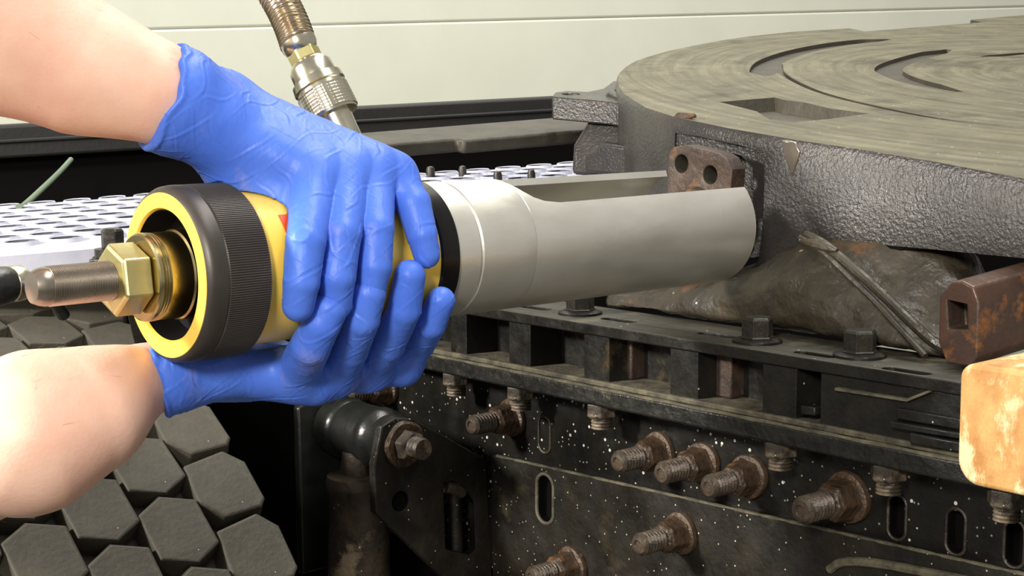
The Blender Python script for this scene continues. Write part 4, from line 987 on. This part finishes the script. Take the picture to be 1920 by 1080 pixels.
WL = [([(318, 660), (330, 700), (362, 750)], .0012, 7), ([(300, 665), (312, 712), (335, 752)], .0014, 6), ([(350, 690), (390, 705), (428, 730)], .0008, 6), ([(340, 735), (370, 715), (400, 735)], .0010, 5), ([(465, 688), (468, 665), (478, 640)], .0016, 5), ([(492, 695), (486, 672), (500, 650)], .0016, 5),
      ([(512, 690), (506, 668), (520, 645)], .0014, 5), ([(520, 700), (545, 728), (580, 742)], .0012, 6), ([(470, 705), (490, 720), (505, 740)], .0012, 5), ([(505, 715), (512, 735), (530, 745)], .0010, 5), ([(540, 690), (560, 715), (600, 730)], .0009, 6),
      ([(635, 640), (655, 652), (680, 655)], .0014, 5), ([(628, 668), (650, 678), (672, 676)], .0014, 5), ([(622, 690), (645, 700), (668, 694)], .0012, 5), ([(672, 620), (680, 590), (690, 555)], .0007, 4), ([(706, 600), (722, 620), (735, 632)], .0010, 4),
      ([(740, 590), (756, 582), (775, 580)], .0012, 4), ([(815, 575), (800, 610), (775, 650)], .0010, 4), ([(690, 690), (705, 680), (722, 672)], .0010, 5), ([(745, 655), (760, 668), (785, 668)], .0010, 5), ([(700, 545), (690, 556), (702, 566)], .0007, 4), ([(775, 520), (762, 530), (750, 526)], .0008, 4), ([(760, 545), (755, 560), (762, 575)], .0007, 4)]
WL += [([(605, 575), (618, 590), (632, 585)], .0008, 4), ([(600, 600), (612, 625), (604, 655)], .0006, 5), ([(570, 640), (590, 650), (612, 640)], .0008, 5), ([(660, 560), (655, 600), (640, 640)], .0007, 4), ([(684, 545), (698, 556), (712, 548)], .0008, 4), ([(820, 560), (832, 568), (842, 560)], .0008, 4), ([(826, 580), (812, 610), (790, 645)], .0008, 4),
       ([(730, 560), (735, 590), (720, 620)], .0008, 4), ([(420, 700), (450, 705), (480, 690)], .0008, 6), ([(440, 730), (470, 722), (500, 728)], .0008, 6), ([(580, 700), (610, 715), (640, 712)], .0008, 5), ([(290, 640), (300, 680), (330, 730)], .0008, 6), ([(385, 700), (380, 720), (400, 740)], .0007, 5)]
WL += [([(693, 556), (684, 592), (670, 634)], -.0011, 4), ([(826, 574), (808, 606), (790, 642)], -.0011, 4), ([(768, 528), (766, 552), (756, 580)], -.0008, 4), ([(618, 590), (600, 622), (578, 660)], -.0006, 5),
       ([(676, 540), (690, 552), (706, 538)], .0012, 3), ([(812, 560), (826, 570), (842, 556)], .0012, 3), ([(752, 512), (768, 526), (782, 510)], .0010, 3), ([(455, 660), (458, 684), (470, 704)], .0014, 4), ([(480, 668), (478, 690), (488, 716)], .0014, 4), ([(528, 655), (516, 684), (530, 712)], .0014, 4), ([(505, 712), (540, 738), (566, 744)], .0010, 4)]
V = wrinkle(V, Q, WL)
g2 = to_obj('glove', V, Q, 'glove', person)

# ---- forearms
def forearm(bones, lo, hi, h=.0016):
    F = Field(lo, hi, h); D = F.new()
    for (p, q, r0, r1, k) in bones: F.bone(D, p, q, r0, r1, k)
    V, Q = nets(F, D); V = smooth_mesh(V, Q, 3)
    o = to_obj('forearm', V, Q, 'skin', person)
    N_ = normals(V, Q); ax_ = np.array(bones[2][1])-np.array(bones[2][0]); ax_ /= np.linalg.norm(ax_); mb = MB()
    pick = rng.choice(len(V), 2600, replace=False)
    for i in pick:
        p = V[i]; n0 = N_[i]; d0 = -ax_*rng.uniform(.5, 1.0)+n0*rng.uniform(.35, .7)+rng.normal(0, .25, 3); d0 /= np.linalg.norm(d0); L = rng.uniform(.004, .009)
        if np.linalg.norm(p-np.array(bones[0][0])) < .06: continue
        w = np.cross(d0, n0); w /= max(np.linalg.norm(w), 1e-6); q = p+d0*L*.5+n0*.0006; r = .00005
        mb.add([p-w*r, p+w*r, p+n0*r*2, q-w*r, q+w*r, q+n0*r*2, p+d0*L], [(0, 1, 4, 3), (1, 2, 5, 4), (2, 0, 3, 5), (3, 4, 6), (4, 5, 6), (5, 3, 6)])
    h_ = build('arm_hair', mb, 'hair', person, fix=False); h_['kind'] = 'stuff'
    return o
def lerp(a, b, t): return np.array(a)+(np.array(b)-np.array(a))*t
A1 = dep(-10, 48, .795)
bn = [(wr+fa_dir*.006, wr-fa_dir*.012, .0200, .0226, .01), (wr-fa_dir*.012, dep(150, 125, .805), .0232, .0310, .02), (dep(150, 125, .805), A1, .0310, .0405, .02), (A1, elbU, .0405, .0465, .02), (elbU, dep(-420, -170, .74), .0465, .043, .02)]
P = np.array([b[i] for b in bn for i in (0, 1)]); forearm(bn, P.min(0)-.06, P.max(0)+.06)
A2 = dep(62, 818, .785); mid2 = dep(165, 776, .80)
bn = [(w2+fa2*.004, w2-fa2*.012, .0140, .0165, .01), (w2-fa2*.012, mid2, .0170, .0268, .012), (mid2, A2, .0268, .0372, .02), (A2, dep(35, 830, .79), .0372, .0372, .01), (dep(215, 712, .81), dep(60, 745, .79), .012, .020, .02),
      (dep(-62, 832, .815), dep(-330, 740, .87), .0440, .050, .003)]
P = np.array([b[i] for b in bn for i in (0, 1)]); forearm(bn, P.min(0)-.065, P.max(0)+.065)
